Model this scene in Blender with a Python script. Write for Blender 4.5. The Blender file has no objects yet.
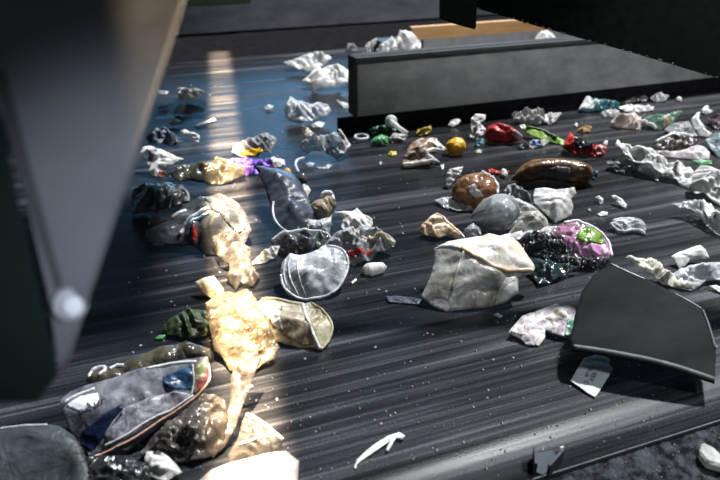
import bpy, bmesh, math, random
import numpy as np
from mathutils import Vector, noise
from mathutils.geometry import delaunay_2d_cdt

C = bpy.context.scene.collection
SC = bpy.context.scene
# ------------------------------------------------------------------ camera
H = 0.75
PITCH = math.atan(0.5)
AZ = math.radians(69.0)
FOC = 700.0
FH = Vector((math.cos(AZ), math.sin(AZ), 0))
RT = Vector((math.sin(AZ), -math.cos(AZ), 0))
ZU = Vector((0, 0, 1))
FW = math.cos(PITCH) * FH - math.sin(PITCH) * ZU
UP = math.sin(PITCH) * FH + math.cos(PITCH) * ZU
CAM = Vector((0, 0, H))
cam = bpy.data.cameras.new('camera')
cam_o = bpy.data.objects.new('camera', cam)
C.objects.link(cam_o)
cam_o.location = CAM
cam_o.rotation_euler = FW.to_track_quat('-Z', 'Y').to_euler()
cam.lens = 35.0
cam.sensor_width = 36.0
cam.clip_start = 0.02
cam.dof.use_dof = True
cam.dof.focus_distance = 1.45
cam.dof.aperture_fstop = 4.0
SC.camera = cam_o

# ------------------------------------------------------------------ view
SC.view_settings.view_transform = 'Standard'
SC.view_settings.look = 'None'
SC.view_settings.gamma = 1.0
SC.view_settings.use_curve_mapping = False
SC.view_settings.exposure = 0.0

# ------------------------------------------------------------------ light
def build_world():
    w = bpy.data.worlds.new('daylight')
    SC.world = w
    w.use_nodes = True
    nt = w.node_tree
    nt.nodes.clear()
    out = nt.nodes.new('ShaderNodeOutputWorld')
    bg = nt.nodes.new('ShaderNodeBackground')
    tc = nt.nodes.new('ShaderNodeTexCoord')
    def dotv(v):
        d = nt.nodes.new('ShaderNodeVectorMath'); d.operation = 'DOT_PRODUCT'
        nt.links.new(tc.outputs['Generated'], d.inputs[0]); d.inputs[1].default_value = v
        return d.outputs['Value']
    def mapr(s, a, b, c, d):
        m = nt.nodes.new('ShaderNodeMapRange'); m.interpolation_type = 'SMOOTHSTEP'
        nt.links.new(s, m.inputs[0])
        for i, v in enumerate((a, b, c, d)): m.inputs[i + 1].default_value = v
        return m.outputs[0]
    def mul(a, b):
        m = nt.nodes.new('ShaderNodeMath'); m.operation = 'MULTIPLY'
        nt.links.new(a, m.inputs[0])
        if isinstance(b, float): m.inputs[1].default_value = b
        else: nt.links.new(b, m.inputs[1])
        return m.outputs[0]
    def add(a, b):
        m = nt.nodes.new('ShaderNodeMath'); m.operation = 'ADD'
        nt.links.new(a, m.inputs[0]); nt.links.new(b, m.inputs[1])
        return m.outputs[0]
    low = mapr(dotv((0, 0, 1)), 0.36, 0.13, 0.0, 1.0)
    dl = (FH * math.cos(math.radians(1)) - RT * math.sin(math.radians(1)))
    win = mul(mul(low, mapr(dotv(tuple(dl)), 0.92, 0.985, 0.0, 1.0)), 1.0)
    dr = (FH * math.cos(math.radians(25)) + RT * math.sin(math.radians(25)))
    grey = mul(mul(low, mapr(dotv(tuple(dr)), 0.7, 0.98, 0.0, 1.0)), 1.0)
    def scale(col, fac):
        v = nt.nodes.new('ShaderNodeVectorMath'); v.operation = 'SCALE'
        v.inputs[0].default_value = col; nt.links.new(fac, v.inputs['Scale'])
        return v.outputs[0]
    def vadd(a, b):
        v = nt.nodes.new('ShaderNodeVectorMath'); v.operation = 'ADD'
        nt.links.new(a, v.inputs[0])
        if isinstance(b, tuple): v.inputs[1].default_value = b
        else: nt.links.new(b, v.inputs[1])
        return v.outputs[0]
    col = vadd(vadd(scale((2.0, 5.4, 9.6), win), scale((0.38, 0.42, 0.52), grey)), (0.034, 0.040, 0.050))
    nt.links.new(col, bg.inputs['Color'])
    nt.links.new(bg.outputs[0], out.inputs['Surface'])
build_world()

def aim(o, d):
    o.rotation_euler = Vector(d).to_track_quat('-Z', 'Y').to_euler()

sun = bpy.data.lights.new('daylight_sun', 'SUN')
sun.energy = 8.5
sun.angle = math.radians(4.0)
sun.color = (0.97, 0.98, 1.0)
sun_o = bpy.data.objects.new('daylight_sun', sun)
C.objects.link(sun_o)
SUN_DIR = (-0.34 * RT - 0.37 * FH - 0.865 * ZU).normalized()
aim(sun_o, SUN_DIR)

# the sorter's halogen line lamp: a narrow curtain of warm light across the belt
def px_dir(x, y):
    return FW + ((x - 360) / FOC) * RT - ((y - 240) / FOC) * UP
def on_belt(x, y, z=0.0):
    d = px_dir(x, y)
    return CAM + d * ((z - H) / d.z)
def at_y(x, y, Y):
    d = px_dir(x, y)
    return CAM + d * (Y / d.y)
def at_depth(x, y, t):
    return CAM + px_dir(x, y) * t

b0 = on_belt(252, 476); b1 = on_belt(220, 62)
ax = (b1 - b0).normalized()
hal = bpy.data.lights.new('halogen_line', 'AREA')
hal.shape = 'RECTANGLE'
hal.size = 0.092
hal.size_y = 3.4
hal.spread = math.radians(3.0)
hal.energy = 30.0
hal.color = (1.0, 0.74, 0.47)
hal_o = bpy.data.objects.new('halogen_line', hal)
C.objects.link(hal_o)
mid = (b0 + b1) / 2
hal_o.location = (mid.x, mid.y, 1.25)
hal_o.rotation_euler = (0, 0, math.atan2(ax.y, ax.x) - math.pi / 2)

# added fill spots, no real lamps: one rakes the hood plate, one faces the divider
def spot(name, loc, target, energy, cone, blend, color, size=0.15):
    l = bpy.data.lights.new(name, 'SPOT'); l.energy = energy; l.spot_size = math.radians(cone); l.spot_blend = blend
    l.color = color; l.shadow_soft_size = size
    o = bpy.data.objects.new(name, l); C.objects.link(o)
    o.location = loc; aim(o, Vector(target) - Vector(loc))
    return o
spot('plate_fill', CAM + RT * 0.35 - FH * 0.25 + ZU * 0.25, at_depth(122, 262, 0.50), 72.0, 17, 1.0, (0.84, 0.90, 1.0), 0.02)
spot('divider_fill', CAM + RT * 1.3 + FH * 0.25 + ZU * 0.9, (1.7, 2.2, 0.22), 250.0, 52, 1.0, (0.95, 0.97, 1.0), 0.3)

spot('tag_fill', CAM + RT * 1.2 + FH * 0.1 + ZU * 0.9, on_belt(588, 376), 50.0, 40, 1.0, (0.90, 0.97, 1.0), 0.12)  # added spot to brighten the tag, no real lamp

# ------------------------------------------------------------------ materials
MATS = {}
def nodes(name):
    m = bpy.data.materials.new(name); m.use_nodes = True
    nt = m.node_tree; nt.nodes.clear()
    return m, nt, nt.nodes, nt.links
def N(nd, t, **kw):
    n = nd.new(t)
    for k, v in kw.items(): setattr(n, k, v)
    return n
def tex(nd, lk, kind='ShaderNodeTexNoise', scale=8.0, detail=4.0, rough=0.6, stretch=None, dist=0.0):
    tc = N(nd, 'ShaderNodeTexCoord')
    src = tc.outputs['Object']
    if stretch:
        mp = N(nd, 'ShaderNodeMapping'); mp.inputs['Scale'].default_value = stretch
        lk.new(src, mp.inputs['Vector']); src = mp.outputs[0]
    t = N(nd, kind); t.inputs['Scale'].default_value = scale
    if kind == 'ShaderNodeTexNoise':
        t.inputs['Detail'].default_value = detail; t.inputs['Roughness'].default_value = rough
        t.inputs['Distortion'].default_value = dist
    lk.new(src, t.inputs['Vector'])
    return t
def ramp(nd, lk, src, stops, interp='LINEAR'):
    r = N(nd, 'ShaderNodeValToRGB'); r.color_ramp.interpolation = interp
    e = r.color_ramp.elements
    while len(e) < len(stops): e.new(0.5)
    for i, (p, c) in enumerate(stops):
        e[i].position = p
        e[i].color = (c[0], c[1], c[2], 1) if not isinstance(c, float) else (c, c, c, 1)
    lk.new(src, r.inputs[0])
    return r.outputs[0]
def bump(nd, lk, src, strength, dist=0.002):
    b = N(nd, 'ShaderNodeBump'); b.inputs['Strength'].default_value = strength; b.inputs['Distance'].default_value = dist
    lk.new(src, b.inputs['Height'])
    return b.outputs[0]

def film(name, col, alpha=0.7, rough=0.3, stain=None, amt=0.5, scale=14.0, trans=0.35, spec=0.5, crink=0.2, cols=None, pscale=40.0):
    """thin plastic: part clear, part scattering, glossy; with stains or print of its own"""
    if name in MATS: return MATS[name]
    m, nt, nd, lk = nodes(name)
    out = N(nd, 'ShaderNodeOutputMaterial')
    nz = tex(nd, lk, scale=scale, detail=5.0, rough=0.65, dist=0.6)
    if cols:
        v = tex(nd, lk, 'ShaderNodeTexVoronoi', scale=pscale)
        n2 = tex(nd, lk, scale=pscale * 0.5, detail=3.0, dist=1.5)
        k = len(cols)
        base = ramp(nd, lk, n2.outputs['Fac'], [(0.3 + 0.4 * i / max(1, k - 1), c) for i, c in enumerate(cols)], 'CONSTANT' if k > 3 else 'LINEAR')
    else:
        s = stain or tuple(c * 0.6 for c in col)
        base = ramp(nd, lk, nz.outputs['Fac'], [(0.5 - 0.25 * amt, s), (0.62 - 0.1 * amt + 0.05, col)])
    p = N(nd, 'ShaderNodeBsdfPrincipled')
    lk.new(base, p.inputs['Base Color'])
    p.inputs['Roughness'].default_value = rough
    p.inputs['Specular IOR Level'].default_value = spec
    cr = tex(nd, lk, scale=22.0, detail=3.0, rough=0.5, dist=0.4)
    ab = N(nd, 'ShaderNodeMath', operation='PINGPONG'); ab.inputs[1].default_value = 0.09; lk.new(cr.outputs['Fac'], ab.inputs[0])
    bn = bump(nd, lk, ab.outputs[0], crink * 2.0, 0.02)
    lk.new(bn, p.inputs['Normal'])
    sh = p.outputs[0]
    if trans > 0:
        t = N(nd, 'ShaderNodeBsdfTranslucent'); lk.new(base, t.inputs['Color']); lk.new(bn, t.inputs['Normal'])
        mx = N(nd, 'ShaderNodeMixShader'); mx.inputs[0].default_value = trans
        lk.new(sh, mx.inputs[1]); lk.new(t.outputs[0], mx.inputs[2]); sh = mx.outputs[0]
    if alpha < 1:
        tr = N(nd, 'ShaderNodeBsdfTransparent'); tr.inputs['Color'].default_value = (0.93, 0.95, 0.95, 1)
        az = tex(nd, lk, scale=scale * 1.7, detail=4.0, dist=0.8)
        a = ramp(nd, lk, az.outputs['Fac'], [(0.32, max(0.0, alpha - 0.3)), (0.68, min(1.0, alpha + 0.25))])
        # a thin wall is denser where it is seen edge on: longer way through the plastic
        fz = N(nd, 'ShaderNodeFresnel'); fz.inputs['IOR'].default_value = 1.5; lk.new(bn, fz.inputs['Normal'])
        ad = N(nd, 'ShaderNodeMath', operation='ADD', use_clamp=True); lk.new(a, ad.inputs[0]); lk.new(fz.outputs[0], ad.inputs[1]); a = ad.outputs[0]
        mx = N(nd, 'ShaderNodeMixShader'); lk.new(a, mx.inputs[0])
        lk.new(tr.outputs[0], mx.inputs[1]); lk.new(sh, mx.inputs[2]); sh = mx.outputs[0]
    lk.new(sh, out.inputs['Surface'])
    MATS[name] = m
    return m

def solid(name, col, rough=0.5, metal=0.0, col2=None, scale=20.0, stretch=None, bmp=0.15, spec=0.5, lo=0.35, hi=0.7):
    if name in MATS: return MATS[name]
    m, nt, nd, lk = nodes(name)
    out = N(nd, 'ShaderNodeOutputMaterial')
    p = N(nd, 'ShaderNodeBsdfPrincipled')
    nz = tex(nd, lk, scale=scale, detail=6.0, rough=0.65, stretch=stretch)
    c2 = col2 or tuple(c * 0.7 for c in col)
    lk.new(ramp(nd, lk, nz.outputs['Fac'], [(lo, c2), (hi, col)]), p.inputs['Base Color'])
    p.inputs['Roughness'].default_value = rough
    p.inputs['Metallic'].default_value = metal
    p.inputs['Specular IOR Level'].default_value = spec
    fine = tex(nd, lk, scale=scale * 8, detail=4.0, stretch=stretch)
    lk.new(bump(nd, lk, fine.outputs['Fac'], bmp, 0.002), p.inputs['Normal'])
    lk.new(p.outputs[0], out.inputs['Surface'])
    MATS[name] = m
    return m

def belt_mat():
    m, nt, nd, lk = nodes('streaked black rubber')
    out = N(nd, 'ShaderNodeOutputMaterial')
    p = N(nd, 'ShaderNodeBsdfPrincipled')
    a = tex(nd, lk, scale=1.0, detail=7.0, rough=0.62, stretch=(0.55, 24.0, 1.0))
    b = tex(nd, lk, scale=1.0, detail=5.0, rough=0.6, stretch=(1.4, 150.0, 1.0))
    c = tex(nd, lk, scale=260.0, detail=3.0, rough=0.7)
    d = tex(nd, lk, scale=2.2, detail=3.0, rough=0.5, stretch=(0.6, 1.6, 1.0))
    def math_(op, x, y):
        n = N(nd, 'ShaderNodeMath', operation=op)
        for i, s in enumerate((x, y)):
            if isinstance(s, float): n.inputs[i].default_value = s
            else: lk.new(s, n.inputs[i])
        return n.outputs[0]
    s = math_('ADD', math_('MULTIPLY', a.outputs['Fac'], 0.5), math_('MULTIPLY', b.outputs['Fac'], 0.28))
    s = math_('ADD', s, math_('MULTIPLY', d.outputs['Fac'], 0.22))
    s = math_('ADD', s, math_('MULTIPLY', math_('SUBTRACT', c.outputs['Fac'], 0.5), 0.16))
    col = ramp(nd, lk, s, [(0.43, (0.003, 0.0035, 0.0045)), (0.50, (0.008, 0.009, 0.011)), (0.55, (0.022, 0.023, 0.028)), (0.61, (0.065, 0.066, 0.075))])
    lk.new(col, p.inputs['Base Color'])
    lk.new(ramp(nd, lk, s, [(0.40, 0.26), (0.62, 0.5)]), p.inputs['Roughness'])
    p.inputs['Specular IOR Level'].default_value = 0.14
    lk.new(bump(nd, lk, math_('ADD', math_('MULTIPLY', b.outputs['Fac'], 0.5), math_('MULTIPLY', c.outputs['Fac'], 0.5)), 0.25, 0.002), p.inputs['Normal'])
    lk.new(p.outputs[0], out.inputs['Surface'])
    return m

# ------------------------------------------------------------------ mesh helpers
def link(name, verts, faces, mat, parent=None, origin=None, smooth=True, kind=None):
    me = bpy.data.meshes.new(name)
    o0 = Vector(origin) if origin is not None else Vector((0, 0, 0))
    base = o0
    if parent is not None:
        base = Vector(parent.location); o0 = base
    me.from_pydata([tuple(Vector(v) - base) for v in verts], [], faces)
    me.update()
    bm = bmesh.new(); bm.from_mesh(me)
    bmesh.ops.recalc_face_normals(bm, faces=bm.faces)
    bm.to_mesh(me); bm.free()
    me.materials.append(mat)
    if smooth: me.polygons.foreach_set('use_smooth', [True] * len(me.polygons))
    o = bpy.data.objects.new(name, me)
    C.objects.link(o)
    if parent is not None:
        o.parent = parent
    else:
        o.location = o0
    if kind: o['kind'] = kind
    return o
def tag(o, label, cat, group=None):
    o['label'] = label; o['category'] = cat
    if group: o['group'] = group
    return o

def box_geo(lo, hi):
    x0, y0, z0 = lo; x1, y1, z1 = hi
    v = [(x0, y0, z0), (x1, y0, z0), (x1, y1, z0), (x0, y1, z0), (x0, y0, z1), (x1, y0, z1), (x1, y1, z1), (x0, y1, z1)]
    f = [(0, 3, 2, 1), (4, 5, 6, 7), (0, 1, 5, 4), (1, 2, 6, 5), (2, 3, 7, 6), (3, 0, 4, 7)]
    return v, f
def prism_geo(poly, off):
    n = len(poly); off = Vector(off)
    v = [Vector(p) for p in poly] + [Vector(p) + off for p in poly]
    f = [tuple(range(n)), tuple(range(2 * n - 1, n - 1, -1))] + [(i, (i + 1) % n, n + (i + 1) % n, n + i) for i in range(n)]
    return v, f
def tube_geo(pts, rad, sides=8):
    pts = [Vector(p) for p in pts]; n = len(pts)
    rads = rad if isinstance(rad, (list, tuple)) else [rad] * n
    v, f = [], []
    ref = Vector((0.13, 0.21, 0.97))
    for i, p in enumerate(pts):
        t = (pts[min(i + 1, n - 1)] - pts[max(i - 1, 0)]).normalized()
        a = t.cross(ref)
        if a.length < 1e-4: a = t.cross(Vector((1, 0, 0)))
        a.normalize(); b = t.cross(a)
        for k in range(sides):
            an = 2 * math.pi * k / sides
            v.append(p + (a * math.cos(an) + b * math.sin(an)) * rads[i])
    for i in range(n - 1):
        for k in range(sides):
            k2 = (k + 1) % sides
            f.append((i * sides + k, i * sides + k2, (i + 1) * sides + k2, (i + 1) * sides + k))
    f.append(tuple(range(sides))[::-1]); f.append(tuple(range((n - 1) * sides, n * sides)))
    return v, f
def smooth_pts(pts, per=5, closed=False):
    pts = [Vector(p) for p in pts]; n = len(pts); out = []
    rng = range(n if closed else n - 1)
    for i in rng:
        p1, p2 = pts[i], pts[(i + 1) % n]
        p0 = pts[(i - 1) % n] if closed or i > 0 else p1
        p3 = pts[(i + 2) % n] if closed or i + 2 < n else p2
        for k in range(per):
            t = k / per
            out.append(0.5 * ((2 * p1) + (p2 - p0) * t + (2 * p0 - 5 * p1 + 4 * p2 - p3) * t * t + (3 * p1 - p0 - 3 * p2 + p3) * t ** 3))
    if not closed: out.append(pts[-1])
    return out

def tri(t):
    return 2 * np.abs(2 * (t - np.floor(t + 0.5))) - 1

class Surf:
    """One piece of waste: an outline laid on a plane that rises from the belt, domed and creased, closed front to back."""
    def __init__(self, outline, tilt, h, amp, seed, lam, curve='dome', z0=0.0, roll=0.0, bend=0.0):
        self.seed = seed
        ys = [p[1] for p in outline]
        ib = max(range(len(outline)), key=lambda i: ys[i])
        cx = sum(p[0] for p in outline) / len(outline)
        self.o = on_belt(cx, outline[ib][1], z0)
        t = math.radians(tilt); rl = math.radians(roll)
        self.u = math.cos(t) * FH + math.sin(t) * ZU
        self.r = math.cos(rl) * RT + math.sin(rl) * ZU
        self.n = self.r.cross(self.u).normalized()
        self.poly = np.array([self.to2d(*p) for p in outline])
        self.size = float(max(np.ptp(self.poly[:, 0]), np.ptp(self.poly[:, 1])))
        self.small = float(min(np.ptp(self.poly[:, 0]), np.ptp(self.poly[:, 1])))
        self.h = h * self.small * (0.85 if curve == 'round' else 0.55); self.amp = amp * self.small * 1.0
        self.lam = lam * self.small; self.curve = curve; self.bend = bend
        self.dmax = None
        rs = np.random.RandomState(seed)
        self.waves = [(rs.uniform(0, math.pi), rs.uniform(0, 1), 0.75 ** k) for k in range(6)]
    def to2d(self, x, y):
        d = px_dir(x, y)
        k = (self.o - CAM).dot(self.n) / d.dot(self.n)
        q = CAM + d * k - self.o
        # r and u are near orthogonal
        a, b, c = self.r.dot(self.r), self.r.dot(self.u), self.u.dot(self.u)
        qr, qu = q.dot(self.r), q.dot(self.u)
        det = a * c - b * b
        return ((qr * c - qu * b) / det, (qu * a - qr * b) / det)
    def edge(self, P):
        A = self.poly; B = np.roll(A, -1, axis=0)
        d = np.full(len(P), 1e9)
        for a, b in zip(A, B):
            ab = b - a; L = max(1e-12, ab @ ab)
            t = np.clip(((P - a) @ ab) / L, 0, 1)
            d = np.minimum(d, np.hypot(*(P - a - t[:, None] * ab).T))
        return d
    def height(self, P):
        d = self.edge(P)
        dm = self.small * 0.5
        q = np.clip(d / dm, 0, 1)
        if self.curve == 'round': prof = np.sqrt(np.clip(1 - (1 - q) ** 2, 0, 1))
        elif self.curve == 'flat': prof = np.clip(q * 4, 0, 1)
        elif self.curve == 'bowl': prof = 1 - 1.6 * q ** 0.8
        else: prof = q * (1.6 - 0.6 * q)
        wx = np.array([noise.noise(Vector((x / self.lam * 0.7, y / self.lam * 0.7, self.seed * 1.7))) for x, y in P])
        wy = np.array([noise.noise(Vector((x / self.lam * 0.7 + 9, y / self.lam * 0.7, self.seed * 2.3))) for x, y in P])
        X = P[:, 0] + wx * self.lam * 0.8; Y = P[:, 1] + wy * self.lam * 0.8
        c = 0; tot = 0
        for k, (th, ph, w) in enumerate(self.waves):
            lam = self.lam * (0.72 ** k) * 1.3
            c = c + w * tri((X * math.cos(th) + Y * math.sin(th)) / lam + ph); tot += w
        c = c / tot * 1.6
        for k, (th, ph, w) in enumerate(self.waves[:4]):
            lam = self.lam * 0.33 * (0.8 ** k)
            c = c + 0.08 * tri((X * math.sin(th * 1.7) + Y * math.cos(th * 1.7)) / lam + ph)
        x0 = self.poly[:, 0].mean()
        bend = self.bend * (P[:, 0] - x0) ** 2 / max(1e-9, (self.size / 2) ** 2) * self.size
        return prof * self.h + c * self.amp * (0.35 + 0.65 * np.clip(q * 2, 0, 1)) + bend, prof
    def world(self, P, h):
        return [self.o + self.r * float(p[0]) + self.u * float(p[1]) + self.n * float(z) for p, z in zip(P, h)]
    def mesh2d(self, poly, step):
        bd = []
        m = len(poly)
        for i in range(m):
            a, b = poly[i], poly[(i + 1) % m]
            k = max(1, int(round(np.hypot(*(b - a)) / step)))
            for j in range(k): bd.append(a + (b - a) * j / k)
        bd = np.array(bd)
        lo, hi = bd.min(0), bd.max(0)
        pts = []
        j = 0; y = lo[1] + step * 0.5
        while y < hi[1]:
            x = lo[0] + (0.25 if j % 2 else 0.75) * step
            while x < hi[0]:
                pts.append((x, y)); x += step
            y += step * 0.87; j += 1
        pts = np.array(pts) if pts else np.zeros((0, 2))
        if len(pts):
            inside = np.zeros(len(pts), bool)
            A = bd; B = np.roll(bd, -1, axis=0)
            for a, b in zip(A, B):
                c = ((a[1] > pts[:, 1]) != (b[1] > pts[:, 1]))
                with np.errstate(divide='ignore', invalid='ignore'):
                    xx = (b[0] - a[0]) * (pts[:, 1] - a[1]) / (b[1] - a[1]) + a[0]
                inside ^= c & (pts[:, 0] < xx)
            d = np.full(len(pts), 1e9)
            for a, b in zip(A, B): d = np.minimum(d, np.hypot(*(pts - a).T))
            pts = pts[inside & (d > step * 0.45)]
        P = np.vstack([bd, pts]) if len(pts) else bd
        nb = len(bd)
        v, e, f, *_ = delaunay_2d_cdt([Vector((float(a), float(b))) for a, b in P], [], [list(range(nb))], 1, 1e-7)
        return np.array([(p.x, p.y) for p in v]), [tuple(t) for t in f]
    def geo(self, poly, step, thick, back, lift=0.0, floor=0.0015, ref=None):
        P, F = self.mesh2d(poly, step)
        h, prof = self.height(P)
        h = h + lift
        front = self.world(P, h)
        bk = self.world(P, h - thick - back * self.h * prof * (1 + 0.0 * h))
        n = len(P)
        v = front + bk
        if ref is None:
            zmin = min(p.z for p in bk)
            self.dz = floor - zmin if self.rest else 0.0
        for p in v:
            p.z += self.dz
            if p.z < floor: p.z = floor + 0.0004 * (p.z - floor)
        # boundary edges
        cnt = {}
        for t in F:
            for i in range(3):
                e = (t[i], t[(i + 1) % 3]); cnt[e] = cnt.get(e, 0) + 1
        rim = [e for e in cnt if (e[1], e[0]) not in cnt]
        faces = list(F) + [tuple(n + i for i in reversed(t)) for t in F] + [(b, a, n + a, n + b) for a, b in rim]
        return v, faces

SEED = [7]
GROUPS = {'plastic_chip': 'small plastic chips strewn on the belt', 'white_scrap': 'small white scraps strewn on the belt', 'plastic_flake': 'thin clear flakes on the belt',
          'torn_film': 'torn pieces of film on the belt', 'plastic_film': 'crumpled films at the far corner', 'white_film': 'white films on the far belt', 'grey_film': 'grey films on the far belt',
          'yellow_lump': 'yellow lumps on the belt', 'striped_bag': 'striped dark bags', 'white_bag': 'white bags in the light stripe', 'clear_bag': 'clear bags in the near pile',
          'paper_cup': 'torn cups on the belt', 'crushed_bottle': 'crushed clear bottles', 'clear_tray': 'clear trays on the belt', 'teal_film': 'teal films on the belt',
          'dark_film': 'dark films on the belt', 'green_packet': 'green packets on the far belt', 'plastic_strip': 'plastic strips on the belt'}
def piece(name, cat, label, outline, mat, tilt=18, h=0.28, amp=0.10, lam=0.55, thick=0.0012, back=0.0, res=34,
          curve='dome', z0=0.0, seed=None, group=None, roll=0.0, bend=0.0, flat=False, rest=True):
    SEED[0] += 1
    s = Surf(outline, tilt, h, amp, seed or SEED[0], lam, curve, z0, roll, bend)
    s.rest = rest and z0 == 0.0
    step = max(s.size / res, 0.0022)
    v, f = s.geo(s.poly, step, thick, back, floor=0.0015 if z0 == 0 else 0.002)
    o = link(name, v, f, mat, None, origin=s.o, smooth=not flat)
    tag(o, label, cat, group or GROUPS.get(name))
    o_s[o.name] = s
    return o
o_s = {}
def patch(parent, name, outline, mat, lift=0.0012, res=16, label=None, thick=0.0008):
    s = o_s[parent.name]
    poly = np.array([s.to2d(*p) for p in outline])
    size = float(max(np.ptp(poly[:, 0]), np.ptp(poly[:, 1])))
    v, f = s.geo(poly, max(size / res, 0.002), thick, 0.0, lift=lift, ref=True)
    o = link(name, v, f, mat, parent)
    if label: o['label'] = label
    return o
def surf_line(parent, pts, lift=0.001, per=5):
    s = o_s[parent.name]
    P = np.array([s.to2d(*p) for p in pts])
    P = np.array([(q.x, q.y) for q in smooth_pts([Vector((a, b, 0)) for a, b in P], per)])
    h, _ = s.height(P)
    w = s.world(P, h + lift)
    for p in w: p.z = max(p.z + s.dz, 0.003)
    return w
def rib(parent, name, pts, rad, mat, lift=0.001, label=None):
    v, f = tube_geo(surf_line(parent, pts, lift), rad)
    o = link(name, v, f, mat, parent)
    if label: o['label'] = label
    return o
def text_on(parent, name, s, px, size, ang, mat, lift=0.002):
    """lettering printed on a piece: glyph outlines laid on the piece's own surface"""
    cu = bpy.data.curves.new(name, 'FONT'); cu.body = s; cu.size = size; cu.align_x = 'CENTER'; cu.align_y = 'CENTER'
    cu.resolution_u = 2
    to = bpy.data.objects.new(name, cu); C.objects.link(to)
    dg = bpy.context.evaluated_depsgraph_get()
    me = to.evaluated_get(dg).to_mesh()
    vs = [v.co.copy() for v in me.vertices]; fs = [tuple(p.vertices) for p in me.polygons]
    to.evaluated_get(dg).to_mesh_clear()
    bpy.data.objects.remove(to); bpy.data.curves.remove(cu)
    sf = o_s[parent.name]
    c = np.array(sf.to2d(*px)); a = math.radians(ang)
    P = np.array([(c[0] + v.x * math.cos(a) - v.y * math.sin(a), c[1] + v.x * math.sin(a) + v.y * math.cos(a)) for v in vs])
    h, _ = sf.height(P)
    w = sf.world(P, h + lift)
    for p in w: p.z += sf.dz
    return link(name, w, fs, mat, parent, smooth=False)

# ------------------------------------------------------------------ structure of the machine
RUB = belt_mat()
BLACK = solid('black rubber', (0.012, 0.012, 0.014), 0.8, col2=(0.006, 0.006, 0.007), spec=0.02)
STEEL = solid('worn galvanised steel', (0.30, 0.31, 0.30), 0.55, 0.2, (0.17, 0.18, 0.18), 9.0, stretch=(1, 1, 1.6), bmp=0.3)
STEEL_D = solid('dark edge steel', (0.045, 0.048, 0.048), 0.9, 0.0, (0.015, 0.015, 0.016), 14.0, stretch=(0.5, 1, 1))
PAINT = solid('dusty grey paint', (0.085, 0.090, 0.102), 0.6, 0.0, (0.062, 0.067, 0.077), 6.0, bmp=0.12)
PAINT_D = solid('dark grey paint', (0.028, 0.032, 0.036), 0.7, 0.0, (0.018, 0.02, 0.024), 6.0)
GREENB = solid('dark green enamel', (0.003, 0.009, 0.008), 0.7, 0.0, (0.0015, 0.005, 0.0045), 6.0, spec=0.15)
ZINC = solid('zinc', (0.40, 0.43, 0.45), 0.5, 0.3, (0.3, 0.32, 0.34), 30.0)

def box_obj(name, lo, hi, mat, parent=None, kind=None):
    v, f = box_geo(lo, hi)
    return link(name, v, f, mat, parent, smooth=False, kind=kind)

# hall floor beneath the machine
box_obj('floor', (-3, -1.5, -0.9), (7, 7, -0.85), solid('concrete', (0.12, 0.12, 0.12), 0.8), kind='structure')

# belt: a long rubber carpet, its far border curling up a little
def build_belt():
    xs = np.linspace(-2.2, 5.2, 90); prof = []
    for y in np.linspace(0.604, 3.36, 30): prof.append((y, 0.0))
    for k in range(1, 7): prof.append((3.36 + 0.016 * k, 0.0005 * k * k))
    v = []; f = []
    npf = len(prof)
    for x in xs:
        for (y, z) in prof:
            bow = -0.10 * max(0.0, (y - 3.0) / 0.4) * max(0.0, (0.9 - x)) ** 1.2 * 0.55
            v.append((x, y + bow, z))
    for x in xs:
        for (y, z) in prof:
            bow = -0.10 * max(0.0, (y - 3.0) / 0.4) * max(0.0, (0.9 - x)) ** 1.2 * 0.55
            v.append((x, y + bow, z - 0.012))
    nx = len(xs); off = nx * npf
    for i in range(nx - 1):
        for j in range(npf - 1):
            a = i * npf + j
            f.append((a, a + npf, a + npf + 1, a + 1))
            f.append((off + a, off + a + 1, off + a + npf + 1, off + a + npf))
    for i in range(nx - 1):
        for j in (0, npf - 1):
            a = i * npf + j
            f.append((a, a + npf, off + a + npf, off + a))
    o = link('conveyor_belt', v, f, RUB, None)
    tag(o, 'wide black rubber conveyor belt streaked with dust, carrying the waste', 'conveyor belt')
build_belt()

# near border: dusty steel ledge sloping down from the belt
t_ledge = bpy.data.objects.new('side_ledge', None); C.objects.link(t_ledge)
tag(t_ledge, 'dark gritty steel ledge running along the near border of the belt', 'ledge')
v, f = prism_geo([(-1.0, 0.600, -0.004), (-1.0, 0.35, -0.10), (-1.0, 0.35, -0.12), (-1.0, 0.600, -0.024)], (4.5, 0, 0))
LEDGE = solid('gritty dark steel', (0.060, 0.066, 0.076), 0.9, 0.0, (0.004, 0.005, 0.006), 55.0, bmp=1.0, spec=0.1, lo=0.42, hi=0.68)
link('plate', v, f, LEDGE, t_ledge, smooth=False)
box_obj('lip', (-1.0, 0.5992, -0.02), (3.5, 0.6015, 0.0018), solid('worn lip', (0.09, 0.092, 0.10), 0.8, 0.0, (0.02, 0.02, 0.025), 30.0, stretch=(0.6, 1, 1)), t_ledge)

# far side: dark apron plate, then the upright side wall and its green rail
WALL = solid('mottled grey steel', (0.36, 0.36, 0.40), 0.7, 0.1, (0.16, 0.165, 0.19), 4.5, stretch=(0.7, 1, 1.6), bmp=0.3)
v, f = prism_geo([(-2.2, 3.52, -0.03), (-2.2, 4.22, 0.012), (-2.2, 4.22, -0.02), (-2.2, 3.52, -0.05)], (7.5, 0, 0))
link('wall_apron', v, f, BLACK, None, smooth=False, kind='structure')
box_obj('wall_back', (-2.2, 4.20, -0.05), (5.5, 4.24, 0.225), WALL, kind='structure')
box_obj('trim_1', (-2.2, 4.185, 0.163), (0.93, 4.199, 0.2245), solid('green paint', (0.05, 0.12, 0.045), 0.5), kind='structure')

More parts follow.
